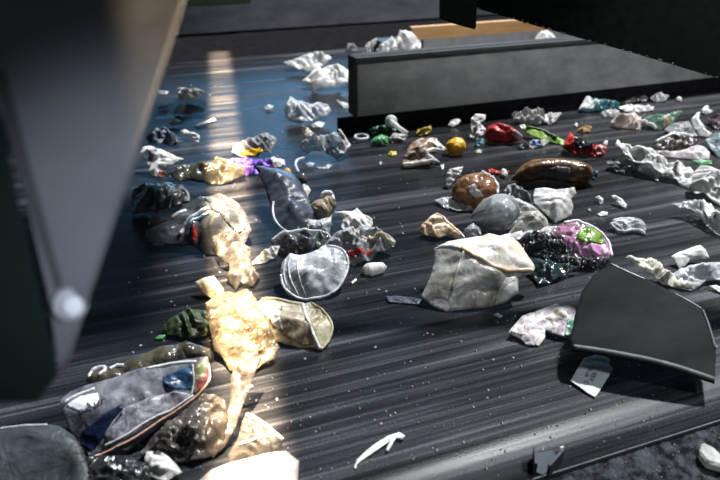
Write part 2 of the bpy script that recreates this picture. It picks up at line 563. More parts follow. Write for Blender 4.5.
# unseen hood panels, added and cut to shade the belt: roof and side wall
v, f = prism_geo([(-1.6, 1.52, 1.30), (0.72, 1.52, 1.30), (0.83, 2.22, 1.30), (-1.6, 2.22, 1.30)], (0, 0, 0.02))
link('shade_roof', v, f, PAINT_D, None, smooth=False, kind='structure')
v, f = prism_geo([(-1.6, 2.72, 1.30), (1.00, 2.72, 1.30), (1.20, 3.15, 1.30), (-1.6, 3.15, 1.30)], (0, 0, 0.02))
link('shade_roof', v, f, PAINT_D, None, smooth=False, kind='structure')
box_obj('shade_wall', (-0.62, 0.62, 0.06), (-0.60, 3.3, 1.30), PAINT_D, kind='structure')

# lower deck behind the divider, on which more waste travels
box_obj('rear_deck', (1.32, 2.42, 0.004), (4.8, 3.25, 0.10), solid('deck rubber', (0.05, 0.053, 0.06), 0.6, col2=(0.02, 0.021, 0.024), stretch=(0.5, 8, 1)), kind='structure')

# steel divider channel standing on a black rubber skirt
t_ch = bpy.data.objects.new('divider_channel', None); C.objects.link(t_ch); t_ch.location = (0.81, 2.2, 0)
tag(t_ch, 'long galvanised steel channel divider on a black rubber skirt across the belt', 'divider')
X0, X1 = 0.832, 4.4
box_obj('web', (X0 + 0.004, 2.222, 0.05), (X1, 2.232, 0.250), STEEL, t_ch)
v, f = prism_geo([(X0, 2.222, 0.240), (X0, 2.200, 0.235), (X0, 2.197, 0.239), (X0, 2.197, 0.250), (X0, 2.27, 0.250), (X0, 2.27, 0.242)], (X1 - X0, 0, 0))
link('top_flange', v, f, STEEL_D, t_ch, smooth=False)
v, f = prism_geo([(X0, 2.2225, 0.066), (X0, 2.198, 0.052), (X0, 2.198, 0.047), (X0, 2.27, 0.047), (X0, 2.27, 0.058)], (X1 - X0, 0, 0))
link('bottom_flange', v, f, STEEL, t_ch, smooth=False)
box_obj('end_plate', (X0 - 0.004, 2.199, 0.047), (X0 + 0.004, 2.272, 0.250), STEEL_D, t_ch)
box_obj('rubber_skirt', (0.765, 2.194, 0.0006), (X1, 2.214, 0.05), BLACK, t_ch)

# wooden board behind the divider
b = box_obj('wooden_board', (1.36, 2.90, 0.150), (2.75, 2.93, 0.205), solid('orange pine', (0.66, 0.38, 0.15), 0.6, col2=(0.48, 0.25, 0.09), scale=6.0, stretch=(1, 14, 14)))
tag(b, 'orange brown wooden board lying behind the steel divider', 'board')
box_obj('trim_2', (1.42, 2.901, 0.1005), (2.7, 2.929, 0.1495), solid('pale dust ledge', (0.35, 0.34, 0.34), 0.8), kind='structure')

# overhead beam cutting across the upper corner, with its bracket tab
t_bm = bpy.data.objects.new('overhead_beam', None); C.objects.link(t_bm); t_bm.location = at_depth(560, 20, 1.30)
tag(t_bm, 'black green painted steel beam slanting overhead in front of the divider', 'beam')
nrm = FW
def face_poly(pts, d): return [at_depth(x, y, d) for x, y in pts]
v, f = prism_geo(face_poly([(466, 4), (475, 8), (540, 27), (640, 55), (720, 79), (800, 102), (800, -120), (640, -120)], 1.30), FH * 0.08 + RT * 0.3)
DOT = solid('speckled black green enamel', (0.003, 0.007, 0.0045), 0.9, 0.0, (0.001, 0.002, 0.0015), 60.0, spec=0.08)
link('beam_plate', v, f, DOT, t_bm, smooth=False)
v, f = prism_geo(face_poly([(440, -140), (440, 16), (457, 22), (476, 27), (477, 2), (520, -20), (660, -120), (660, -140)], 1.285), FW * 0.0148)
link('bracket_tab', v, f, DOT, t_bm, smooth=False)
random.seed(5)
sv, sf = [], []
for k in range(60):
    t_ = random.random()
    ex, ey = 475 + 245 * t_, 8 + 71 * t_
    c_ = at_depth(ex + random.uniform(-3, 3), ey + random.uniform(-1.2, 0.6), 1.299)
    r_ = random.uniform(0.0005, 0.0013)
    vv, ff = box_geo((c_.x - r_, c_.y - r_, c_.z - r_), (c_.x + r_, c_.y + r_, c_.z + r_))
    sf += [tuple(i + len(sv) for i in q) for q in ff]; sv += vv
dd = link('dust_grains', sv, sf, solid('pale grit', (0.2, 0.21, 0.21), 0.8), t_bm, smooth=False); dd['kind'] = 'stuff'

# near hood plate with folded margin, seam and bolt
t_pl = bpy.data.objects.new('hood_plate', None); C.objects.link(t_pl); t_pl.location = at_depth(80, 260, 0.52)
tag(t_pl, 'grey sheet steel hood plate with folded margin and hex bolt hanging over the belt', 'hood plate')
def hood_pt(x, y, s=0.0):
    # the plate hangs upright, turned a little towards the belt
    n = (-FH + 0.15 * RT + 0.04 * ZU).normalized()
    q = at_depth(62, 372, 0.50)
    d = px_dir(x, y)
    return CAM + d * ((q - CAM).dot(n) / d.dot(n)) + FW * s
main = [(187, -2), (199, -40), (-30, -40), (-30, 30), (2, 92), (56, 330), (61, 372), (64, 372)]
edge_ = [(x, y) for x, y in [(64, 372), (90, 290), (116, 212), (146, 122), (187, -2)]]
poly = [hood_pt(*p) for p in [(199, -40), (-40, -40), (-40, 20), (0, 92), (24, 190), (48, 292), (59, 368), (63, 373), (72, 346), (90, 290), (116, 212), (146, 122), (187, -2)]]
v, f = prism_geo(poly, FW * 0.004)
link('face_panel', v, f, PAINT, t_pl, smooth=False)
# rolled bead on the exposed edge
v, f = tube_geo([hood_pt(x - 1.0, y) for x, y in [(199, -40), (187, -2), (170, 50), (146, 122), (116, 212), (90, 290), (72, 346), (63, 372)]], 0.0012)
link('edge_bead', v, f, PAINT, t_pl)
# recessed seam: a slim dark joint strip
v, f = prism_geo([hood_pt(x, y, -0.0015) for x, y in [(-8, 70), (5, 70), (29, 160), (63, 285), (57, 289), (17, 165)]], FW * 0.002)
link('seam', v, f, PAINT_D, t_pl, smooth=False)
# folded return on the far left, dark green
ret = [hood_pt(x, y, -0.004) for x, y in [(-60, 40), (-2, 92), (22, 190), (46, 292), (60, 372)]] + [hood_pt(60, 372), hood_pt(-60, 372)]
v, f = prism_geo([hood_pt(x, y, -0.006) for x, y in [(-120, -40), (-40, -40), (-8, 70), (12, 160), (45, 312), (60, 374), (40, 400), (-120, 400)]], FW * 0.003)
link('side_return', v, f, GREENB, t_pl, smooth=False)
# bolt: washer and hex head facing the viewer's side
def disc_geo(c, n, r, h, sides):
    n = Vector(n).normalized(); a = n.cross(ZU).normalized(); b_ = n.cross(a)
    v = []
    for z in (0, h):
        for k in range(sides):
            an = 2 * math.pi * k / sides
            v.append(Vector(c) + n * z + (a * math.cos(an) + b_ * math.sin(an)) * r)
    f = [tuple(range(sides))[::-1], tuple(range(sides, 2 * sides))] + [(k, (k + 1) % sides, sides + (k + 1) % sides, sides + k) for k in range(sides)]
    return v, f
pn = -(FW * 0.8 + UP * 0.05 - RT * 0.59).normalized()
cb = hood_pt(71, 304, -0.002)
v, f = disc_geo(cb + pn * 0.002, pn, 0.007, 0.007, 6); hd = link('bolt', v, f, ZINC, t_pl, smooth=False)
v, f = disc_geo(cb, pn, 0.0112, 0.0025, 28); w_ = link('washer', v, f, ZINC, t_pl)
w_.parent = hd
# ------------------------------------------------------------------ materials of the waste
WHT = film('white film', (0.78, 0.78, 0.78), 0.86, 0.35, (0.55, 0.54, 0.52), 0.4)
WHT2 = film('bright white film', (0.92, 0.92, 0.90), 0.97, 0.35, (0.7, 0.7, 0.68), 0.35)
CLR = film('clear film', (0.62, 0.64, 0.66), 0.34, 0.16, (0.35, 0.36, 0.37), 0.5, spec=0.8, trans=0.25)
GLASSY = film('glassy clear bottle', (0.55, 0.58, 0.58), 0.22, 0.1, (0.40, 0.42, 0.42), 0.4, spec=1.0, trans=0.2, crink=0.04)
CLR2 = film('milky clear plastic', (0.72, 0.74, 0.77), 0.55, 0.22, (0.50, 0.52, 0.55), 0.5, spec=0.7, trans=0.3)
GRYF = film('grey film', (0.42, 0.43, 0.45), 0.75, 0.4, (0.22, 0.23, 0.24), 0.5)
DRKF = film('smoky film', (0.10, 0.11, 0.12), 0.75, 0.22, (0.04, 0.045, 0.05), 0.5, spec=0.7, trans=0.15)
BLU = film('smoky blue plastic', (0.085, 0.105, 0.145), 0.66, 0.4, (0.03, 0.04, 0.06), 0.5, spec=0.5, trans=0.2, crink=0.05)
BLKB = film('black bag film', (0.02, 0.022, 0.025), 0.97, 0.2, (0.01, 0.01, 0.012), 0.5, spec=0.7, trans=0.0, crink=0.8)
TAN = film('tan stained film', (0.55, 0.49, 0.38), 0.9, 0.4, (0.28, 0.19, 0.10), 0.55, scale=18)
CREAM = film('cream plastic', (0.72, 0.68, 0.52), 0.92, 0.35, (0.42, 0.36, 0.22), 0.45, scale=20, trans=0.4)
DIRTC = film('dirty clear bag', (0.64, 0.64, 0.63), 0.45, 0.25, (0.40, 0.37, 0.31), 0.5, scale=16, spec=0.6, trans=0.3)
BRN = film('brown stained plastic', (0.30, 0.22, 0.15), 0.9, 0.25, cols=[(0.10, 0.045, 0.02), (0.32, 0.15, 0.06), (0.28, 0.25, 0.22)], pscale=60, spec=0.6, trans=0.3)
BRN2 = film('amber brown plastic', (0.36, 0.23, 0.12), 0.95, 0.25, cols=[(0.05, 0.035, 0.025), (0.20, 0.10, 0.04), (0.36, 0.27, 0.16)], pscale=36, spec=0.6, trans=0.15)
OLV = film('olive clear film', (0.12, 0.11, 0.08), 0.6, 0.25, (0.05, 0.045, 0.028), 0.5, spec=0.6, trans=0.2)
RED = film('red plastic', (0.62, 0.045, 0.04), 0.97, 0.3, (0.35, 0.02, 0.02), 0.4, scale=20, trans=0.2)
YEL = film('yellow plastic', (0.85, 0.55, 0.02), 0.98, 0.4, (0.7, 0.40, 0.02), 0.4, trans=0.15)
GRN = film('bright green plastic', (0.16, 0.48, 0.22), 0.95, 0.35, (0.08, 0.32, 0.12), 0.4)
GRND = film('dark green plastic', (0.02, 0.14, 0.06), 0.95, 0.35, (0.01, 0.07, 0.03), 0.4)
LIME = film('lime green plastic', (0.28, 0.46, 0.07), 0.98, 0.4, (0.16, 0.30, 0.04), 0.4, trans=0.1)
TEAL = film('teal plastic', (0.05, 0.22, 0.24), 0.9, 0.3, (0.02, 0.10, 0.12), 0.4)
PUR = film('purple print', (0.2, 0.1, 0.4), 0.97, 0.35, cols=[(0.10, 0.03, 0.30), (0.20, 0.10, 0.50), (0.10, 0.03, 0.30), (0.75, 0.70, 0.85)], pscale=38, trans=0.1)
NEWS = film('printed pages', (0.7, 0.7, 0.7), 0.97, 0.45, cols=[(0.35, 0.30, 0.22), (0.68, 0.66, 0.60), (0.75, 0.72, 0.72), (0.52, 0.42, 0.50), (0.70, 0.68, 0.62), (0.15, 0.13, 0.15)], pscale=70, trans=0.1)
SALAD = film('purple salad bag', (0.3, 0.1, 0.2), 0.95, 0.25, cols=[(0.22, 0.09, 0.17), (0.42, 0.20, 0.34), (0.16, 0.10, 0.12), (0.30, 0.14, 0.22)], pscale=34, trans=0.1, spec=0.7)
LEAF = film('leaf green print', (0.16, 0.30, 0.04), 0.98, 0.3, (0.08, 0.14, 0.03), 0.5, scale=60, trans=0.0)
WRAP = film('food wrapper print', (0.5, 0.4, 0.3), 0.97, 0.3, cols=[(0.10, 0.08, 0.06), (0.40, 0.38, 0.33), (0.26, 0.12, 0.06), (0.16, 0.13, 0.10), (0.52, 0.50, 0.46)], pscale=40, trans=0.1)
STRP = film('striped dark bag', (0.1, 0.1, 0.1), 0.96, 0.3, (0.05, 0.05, 0.05), 0.5, spec=0.6, trans=0.05)
PACK = film('grey white packet', (0.20, 0.21, 0.235), 0.97, 0.4, (0.06, 0.06, 0.075), 0.6, scale=26, trans=0.1)
NAVY = film('navy print', (0.006, 0.014, 0.05), 0.98, 0.4, (0.004, 0.009, 0.03), 0.4, trans=0.0)
PICT = film('blue picture print', (0.05, 0.1, 0.2), 0.98, 0.35, cols=[(0.008, 0.025, 0.07), (0.02, 0.07, 0.14), (0.010, 0.03, 0.08), (0.04, 0.07, 0.05)], pscale=26, trans=0.0)
MULTI = film('red green print', (0.3, 0.2, 0.1), 0.98, 0.35, cols=[(0.10, 0.03, 0.04), (0.24, 0.06, 0.07), (0.10, 0.16, 0.07), (0.55, 0.35, 0.30), (0.06, 0.06, 0.09)], pscale=70, trans=0.0)
SHEET = solid('dusty dark plastic sheet', (0.016, 0.0185, 0.0195), 0.9, 0.0, (0.006, 0.0075, 0.0085), 5.0, stretch=(0.8, 2.5, 1), bmp=0.25, spec=0.12)
SHEDGE = solid('dusty cut edge', (0.13, 0.14, 0.142), 0.8, 0.0, (0.06, 0.065, 0.068), 30.0)
PAPER = solid('grey tag paper', (0.50, 0.57, 0.58), 0.8, 0.0, (0.42, 0.48, 0.49), 60.0, bmp=0.1)
INK = solid('black ink', (0.015, 0.015, 0.02), 0.6)
RIMW = film('white rim', (0.85, 0.85, 0.85), 0.97, 0.3, (0.7, 0.7, 0.7), 0.4, trans=0.2)
RIMC = film('clear rim', (0.8, 0.82, 0.85), 0.75, 0.15, (0.6, 0.62, 0.65), 0.4, trans=0.25, spec=0.8)
RUST = film('rust stain', (0.30, 0.10, 0.04), 0.98, 0.5, (0.16, 0.06, 0.03), 0.5, trans=0.0)
CYAN = film('pale blue stripe', (0.35, 0.55, 0.68), 0.98, 0.3, (0.25, 0.42, 0.55), 0.4, trans=0.0)
TEALF = film('dark teal film', (0.04, 0.07, 0.075), 0.7, 0.2, (0.02, 0.035, 0.04), 0.5, spec=0.7, trans=0.15)

# ---- far corner of the belt, beyond the light stripe and beside it
piece('plastic_film', 'film', 'small pinkish white crumpled film alone near the far belt border before the hood plate', [(177, 90), (184, 88), (190, 91), (197, 89), (205, 92), (200, 97), (193, 100), (187, 103), (179, 99)], WHT, 25, .45, .2)
piece('plastic_chip', 'plastic scrap', 'pale blue white chip just below the pinkish crumpled film', [(174, 110), (180, 106), (186, 105), (184, 112), (178, 115), (174, 113)], WHT, 25, .4, .15)
piece('plastic_chip', 'plastic scrap', 'short pale streak of plastic between hood plate and pale blue chip', [(158, 108), (168, 105), (168, 108), (160, 110)], WHT, 15)
piece('plastic_chip', 'plastic scrap', 'thin bluish sliver touching the hood plate edge, farthest up the belt', [(157, 91), (169, 92), (167, 95), (158, 95)], CLR2, 12)
piece('plastic_chip', 'plastic scrap', 'flat grey white scrap on blue belt above the white crossed shard', [(168, 124), (174, 120), (183, 122), (181, 125), (172, 127)], WHT, 15)
piece('plastic_strip', 'plastic strip', 'long pale thin strip pointing at the light stripe on the blue belt', [(194, 125), (214, 119), (216, 121), (197, 127)], WHT, 8, .15)
piece('plastic_shard', 'plastic scrap', 'white crossed shard with pointed end on dark blue belt', [(180, 131), (186, 130), (192, 133), (199, 135), (200, 139), (198, 143), (190, 138), (184, 135)], WHT2, 25, .35, .2)
piece('plastic_film', 'film', 'dark bluish crumpled film scraps beside the hood plate edge', [(146, 139), (156, 131), (165, 129), (176, 137), (184, 143), (177, 148), (162, 145), (150, 144)], BLU, 18, .3, .25)
piece('plastic_film', 'film', 'large white film lump against the end of the steel divider', [(301, 83), (310, 76), (311, 68), (317, 65), (322, 70), (330, 68), (340, 66), (352, 72), (353, 81), (340, 87), (326, 90), (313, 91), (308, 86)], WHT2, 28, .4, .16, lam=.5)
piece('plastic_film', 'film', 'greyish white flattened film behind the large white film lump', [(283, 66), (292, 61), (300, 58), (318, 54), (331, 57), (332, 62), (325, 66), (318, 69), (308, 73), (295, 71)], WHT, 18, .3, .15)
o = piece('clear_tray', 'tray', 'crushed clear tray with white folded rim on the blue belt', [(284, 113), (286, 105), (290, 97), (296, 102), (303, 104), (312, 104), (322, 103), (329, 107), (331, 112), (326, 117), (312, 121), (300, 124), (290, 121)], CLR2, 24, .45, .14)
rib(o, 'rim', [(287, 109), (293, 103), (303, 106), (311, 108), (319, 104), (328, 109)], .0035, RIMW)
piece('plastic_chip', 'plastic scrap', 'white flat scrap just in front of the crushed clear tray', [(311, 126), (318, 122), (325, 124), (322, 128), (313, 128)], WHT2, 12)
piece('plastic_chip', 'plastic scrap', 'pale oval scrap between light stripe and crushed clear tray', [(264, 108), (269, 105), (274, 107), (271, 110), (265, 110)], WHT, 12)
piece('plastic_chip', 'plastic scrap', 'white sliver lying in front of the divider end plate', [(336, 101), (342, 102), (352, 107), (353, 111), (345, 109)], WHT2, 14)
o = piece('clear_clamshell', 'food box', 'crumpled clear clamshell box with cream disc behind the curved clear strip', [(300, 150), (303, 140), (303, 133), (308, 131), (316, 138), (328, 140), (334, 133), (342, 137), (351, 147), (347, 156), (338, 162), (329, 157), (314, 153), (305, 154)], CLR, 26, .4, .24, lam=.45)
patch(o, 'cream_disc', [(303, 136), (305, 131), (309, 132), (310, 138), (308, 143), (304, 142)], CREAM, .004, label='cream coloured disc')
rib(o, 'folded_edge', [(339, 134), (349, 147), (345, 155), (338, 160)], .003, RIMW)
rib(o, 'folded_edge', [(329, 152), (338, 160)], .003, RIMW)
piece('plastic_flake', 'plastic scrap', 'thin clear flake beside the curved clear strip', [(305, 165), (310, 163), (315, 164), (313, 167), (307, 167)], CLR2, 10)
piece('plastic_flake', 'plastic scrap', 'long clear flake with white tip in front of the crumpled clamshell box', [(317, 168), (324, 168), (328, 165), (332, 166), (328, 170), (319, 170)], CLR2, 10)
w = smooth_pts([on_belt(x, y, z) for x, y, z in [(304, 158, .008), (298, 159.5, .014), (295.5, 164, .018), (297, 169, .012), (298.5, 172, .007)]], 5)
v, f = tube_geo(w, .0042); o = link('plastic_hoop', v, f, RIMC, None); o.data.transform(__import__('mathutils').Matrix.Translation(-w[0])); o.location = w[0]
tag(o, 'curved clear plastic strip standing like a hook behind yellow lumps', 'plastic strip')
piece('yellow_lump', 'plastic scrap', 'small upper yellow lump beside the smoky blue bottle', [(283.5, 172), (286, 169), (290, 170), (292, 174), (288, 175.5), (284, 175)], YEL, 35, .5, .06, curve='round', back=.8)
piece('yellow_lump', 'plastic scrap', 'larger lower yellow lump touching the smoky blue bottle', [(278.5, 177), (282, 174.5), (287, 176), (289, 180), (286, 184), (281, 183), (279, 180)], YEL, 35, .5, .06, curve='round', back=.8)

# ---- inside and beside the stripe of warm light
o = piece('food_packet', 'packet', 'purple and white food packet crossing the light stripe', [(226, 161), (240, 158), (262, 160), (274, 158), (285, 160), (286, 166), (272, 170), (255, 175), (240, 177), (231, 172)], PUR, 20, .3, .16)
patch(o, 'white_end', [(268, 160), (284, 160), (285, 166), (274, 168)], WHT2, .002)
o = piece('plastic_film', 'film', 'grey white film with yellow streak lying above the purple packet', [(234, 148), (245, 142), (256, 139), (268, 136), (277, 140), (276, 146), (271, 154), (256, 158), (242, 158), (232, 155)], GRYF, 18, .35, .18)
patch(o, 'yellow_streak', [(238, 156), (248, 153), (262, 153), (264, 156), (250, 158)], YEL, .0025)
piece('brown_bag', 'bag', 'dark brown translucent bag running under the light stripe to the white cup', [(168, 174), (185, 168), (203, 163), (226, 161), (244, 168), (246, 178), (222, 186), (196, 185), (174, 181)], OLV, 16, .35, .16)
o = piece('paper_cup', 'cup', 'bright white torn paper cup leaning beside the hood plate edge', [(140, 153), (143, 148), (149, 146), (156, 149), (164, 152), (174, 156), (184, 160), (172, 167), (163, 172), (161, 179), (153, 178), (149, 172), (152, 164), (147, 161), (142, 159)], WHT2, 38, .3, .10)
patch(o, 'grey_fold', [(147, 163), (151, 154), (156, 149), (159, 151), (155, 158), (151, 167), (148, 168)], GRYF, .003)
patch(o, 'rust_patch', [(158, 178), (160, 173), (164, 172), (167, 176), (164, 179)], RUST, .003)
o = piece('striped_bag', 'bag', 'black crumpled bag with pale blue stripes beside the hood plate edge', [(131, 196), (134, 188), (146, 184), (162, 184), (181, 184), (189, 193), (188, 203), (170, 208), (150, 212), (133, 215)], GRYF, 26, .4, .14, mat2=None) if False else piece('striped_bag', 'bag', 'black crumpled bag with pale blue stripes beside the hood plate edge', [(131, 196), (134, 188), (146, 184), (162, 184), (181, 184), (189, 193), (188, 203), (170, 208), (150, 212), (133, 215)], STRP, 26, .4, .14)
rib(o, 'stripe', [(133, 213), (142, 203), (152, 196), (168, 187)], .0045, CYAN)
rib(o, 'stripe', [(137, 199), (150, 195), (163, 188), (172, 185)], .0035, CYAN)
rib(o, 'pale_fold', [(169, 209), (174, 199), (181, 188)], .0035, GRYF)
rib(o, 'pale_fold', [(188, 203), (188, 196), (183, 190)], .0045, GRYF)
patch(o, 'blue_panel', [(134, 191), (142, 186), (158, 185), (160, 189), (146, 193), (137, 194)], BLU, .003)
o = piece('striped_bag', 'bag', 'big dark carrier bag with white and blue stripes caught by the light stripe', [(142, 243), (147, 233), (160, 227), (172, 221), (185, 207), (200, 199), (220, 197), (234, 202), (246, 215), (252, 233), (244, 248), (226, 257), (206, 257), (190, 248), (168, 247), (150, 248)], DRKF, 24, .38, .13)
rib(o, 'stripe', [(181, 239), (190, 230), (200, 225), (212, 220)], .005, RIMW)
rib(o, 'stripe', [(188, 240), (197, 231), (206, 228), (213, 226)], .0045, CYAN)
rib(o, 'stripe', [(173, 221), (180, 217), (186, 213)], .005, RIMW)
patch(o, 'red_mark', [(193, 240), (197, 236), (199, 242), (197, 249), (194, 246)], RED, .003)
patch(o, 'white_film_end', [(205, 203), (220, 199), (234, 203), (245, 216), (249, 232), (240, 240), (226, 232), (214, 222), (212, 210)], DRKF, .003)
piece('cream_scrap', 'plastic scrap', 'cream white plastic piece touching the glowing light stripe', [(195, 283), (203, 279), (214, 277), (224, 290), (222, 302), (210, 299), (200, 292)], CREAM, 40, .35, .05)
piece('tray_film', 'film', 'tan translucent film scrap between light stripe and clear cup lid', [(250, 266), (262, 253), (270, 248), (280, 247), (277, 257), (266, 264)], DIRTC, 16, .2, .14)

# ---- heap around the smoky blue bottle
o = piece('plastic_bottle', 'bottle', 'smoky blue crushed bottle lying next to the light stripe', [(256, 168), (272, 170), (290, 173), (299, 182), (306, 195), (314, 214), (312, 228), (303, 236), (286, 236), (276, 226), (271, 210), (266, 192)], BLU, 22, .4, .06)
rib(o, 'rim', [(274, 206), (273, 213), (275, 222), (281, 230), (288, 235)], .003, RIMC)
o = piece('torn_film', 'film', 'white torn film standing between smoky bottle and tan paper cup', [(288, 190), (294, 187), (301, 188), (303, 184), (308, 186), (311, 191), (308, 197), (310, 205), (317, 213), (312, 222), (304, 208), (296, 197)], WHT, 38, .25, .15)
piece('dark_bowl', 'cap', 'small dark shiny cap behind the white torn film', [(296, 178), (300, 175), (305, 174), (308, 179), (307, 184), (300, 185), (296, 183)], DRKF, 40, .5, .05, curve='round')
o = piece('paper_cup', 'cup', 'tan stained paper cup with open white loop rim', [(309, 209), (314, 203), (322, 200), (328, 196), (334, 199), (337, 207), (332, 214), (328, 221), (317, 221), (311, 216)], TAN, 42, .45, .08, curve='round')
rib(o, 'rim', [(321, 201), (323, 197), (328, 195), (332, 197), (334, 203)], .004, RIMW)
o = piece('paper_cup', 'cup', 'wet white crushed cup under the tan stained paper cup', [(305, 222), (309, 220), (318, 221), (328, 218), (332, 216), (331, 226), (329, 235), (318, 238), (307, 236)], CLR2, 40, .4, .10)
rib(o, 'crease', [(309, 221), (308, 228), (309, 235)], .003, TAN)
piece('green_bit', 'plastic scrap', 'tiny emerald bit at the foot of the smoky blue bottle', [(296, 232), (298, 226), (300, 229), (303, 229), (301, 233)], GRN, 30, z0=.02, rest=False)
piece('torn_film', 'film', 'white torn film with pointed flap behind the silver foil bag', [(334, 213), (341, 214), (346, 213), (352, 213), (357, 210), (363, 215), (372, 220), (373, 226), (368, 231), (366, 236), (345, 236), (341, 228), (343, 220)], WHT2, 34, .3, .14)
o = piece('dark_clamshell', 'food box', 'dark grey crushed clamshell box resting behind the clear cup lid', [(270, 243), (284, 234), (305, 232), (324, 234), (333, 240), (331, 250), (320, 257), (302, 259), (285, 255), (275, 250)], DRKF, 26, .5, .16)
rib(o, 'rim', [(272, 242), (284, 236), (305, 234), (324, 236), (331, 243), (328, 250)], .003, RIMC)
o = piece('foil_bag', 'bag', 'silver grey crumpled foil bag with red seam beside clear cup lid', [(325, 247), (334, 236), (345, 231), (362, 230), (376, 232), (388, 236), (396, 242), (394, 248), (382, 254), (370, 262), (354, 267), (343, 265)], GRYF, 22, .42, .2, lam=.4)
patch(o, 'red_seam', [(347, 259), (360, 257), (372, 254), (371, 257), (360, 261), (347, 264)], RED, .002)
rib(o, 'fold', [(352, 232), (360, 240), (371, 247)], .0035, CREAM)
rib(o, 'fold', [(371, 246), (382, 244), (393, 246)], .005, CREAM)
piece('torn_film', 'film', 'white twisted film strip on the edge of the dark clamshell box', [(312, 256), (318, 250), (325, 244), (329, 248), (326, 256), (318, 262), (308, 264)], WHT, 34, .4, .25, z0=.012, rest=False)
o = piece('cup_lid', 'lid', 'large milky clear domed cup lid lying on its side', [(280, 277), (282, 264), (290, 255), (300, 256), (313, 253), (328, 246), (340, 249), (348, 257), (349, 266), (345, 280), (335, 294), (318, 300), (300, 301), (288, 296), (282, 287)], CLR2, 30, .38, .06, lam=.6, res=34)
rib(o, 'rim', [(281, 276), (285, 290), (300, 300), (318, 299), (334, 293), (345, 278), (348, 262), (341, 250), (328, 247)], .0028, RIMC)
rib(o, 'crimp', [(292, 256), (289, 270), (292, 285), (299, 298)], .0014, RIMC)
rib(o, 'crimp', [(286, 262), (284, 275), (287, 288)], .0014, RIMC)
rib(o, 'crimp', [(299, 259), (298, 272), (301, 287), (306, 298)], .0014, RIMC)
piece('white_pill', 'bottle cap', 'smooth white rounded cap on bare belt beside the foil bag', [(362, 269), (366, 265), (373, 264), (383, 264), (387, 268), (384, 273), (372, 277), (365, 275)], WHT2, 32, .5, .02, curve='round', back=.7)
piece('plastic_chip', 'plastic scrap', 'tiny white sliver between clear cup lid and white rounded cap', [(351, 283), (356, 279), (357, 281), (352, 285)], WHT2, 10)

# ---- large cream pieces at the light stripe
o = piece('cream_tub', 'tub', 'cream yellow folded tub with open rounded end next to the light stripe', [(256, 304), (262, 299), (272, 299), (288, 303), (303, 305), (311, 303), (318, 306), (326, 315), (333, 326), (330, 339), (321, 351), (311, 349), (298, 348), (284, 345), (270, 340), (258, 330), (254, 316)], CREAM, 30, .35, .09, res=34)
rib(o, 'rim', [(303, 305), (306, 318), (312, 334), (320, 351)], .003, RIMW)
rib(o, 'rim', [(311, 304), (322, 311), (332, 326), (329, 340), (321, 351)], .0025, CREAM)
rib(o, 'rim', [(262, 301), (280, 302), (303, 306)], .0035, CREAM)
patch(o, 'dark_inside', [(282, 309), (301, 307), (305, 320), (310, 333), (316, 347), (300, 346), (283, 338), (278, 325)], TAN, .0012)
patch(o, 'white_flap', [(262, 317), (272, 313), (282, 316), (281, 325), (284, 335), (274, 331), (270, 322)], WHT2, .003)
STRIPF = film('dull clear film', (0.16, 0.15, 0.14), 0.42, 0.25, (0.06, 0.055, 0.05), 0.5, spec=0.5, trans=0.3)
GOLD = film('golden brown film', (0.13, 0.095, 0.05), 0.6, 0.3, (0.05, 0.03, 0.012), 0.6, scale=26, trans=0.4)
o = piece('stained_bag', 'bag', 'large cream and brown stained bag blazing in the light stripe beside the cream tub', [(205, 306), (212, 299), (222, 292), (236, 295), (247, 291), (256, 299), (262, 314), (270, 326), (274, 338), (280, 348), (274, 360), (262, 366), (254, 374), (242, 376), (230, 372), (222, 358), (214, 352), (210, 330)], film('cream brown film', (0.20, 0.175, 0.13), 0.72, 0.3, (0.06, 0.042, 0.02), 0.6, scale=34, trans=0.4, crink=0.4), 24, .2, .10, lam=.55, res=40)
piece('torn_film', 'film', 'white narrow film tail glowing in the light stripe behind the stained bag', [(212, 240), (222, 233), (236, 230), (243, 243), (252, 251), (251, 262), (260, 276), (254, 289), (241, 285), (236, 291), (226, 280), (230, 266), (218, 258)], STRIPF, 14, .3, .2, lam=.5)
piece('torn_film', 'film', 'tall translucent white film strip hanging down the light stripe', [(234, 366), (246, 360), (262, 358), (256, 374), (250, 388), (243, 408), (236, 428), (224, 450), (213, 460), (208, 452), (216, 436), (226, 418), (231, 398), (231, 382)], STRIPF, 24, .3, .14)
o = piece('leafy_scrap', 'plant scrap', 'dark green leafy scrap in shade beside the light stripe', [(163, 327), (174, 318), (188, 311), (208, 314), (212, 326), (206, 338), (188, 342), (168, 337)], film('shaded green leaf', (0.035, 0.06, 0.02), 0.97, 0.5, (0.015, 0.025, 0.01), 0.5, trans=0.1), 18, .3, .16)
piece('emerald_chip', 'plastic scrap', 'shiny emerald chip in shade above the printed packet', [(155, 339), (160, 336), (166, 336), (163, 340), (157, 341)], GRN, 20)
piece('brown_scrap', 'plastic scrap', 'brown ragged knot touching the emerald chip', [(166, 330), (170, 323), (177, 322), (182, 328), (178, 336), (169, 337)], BRN, 30, .45, .3)

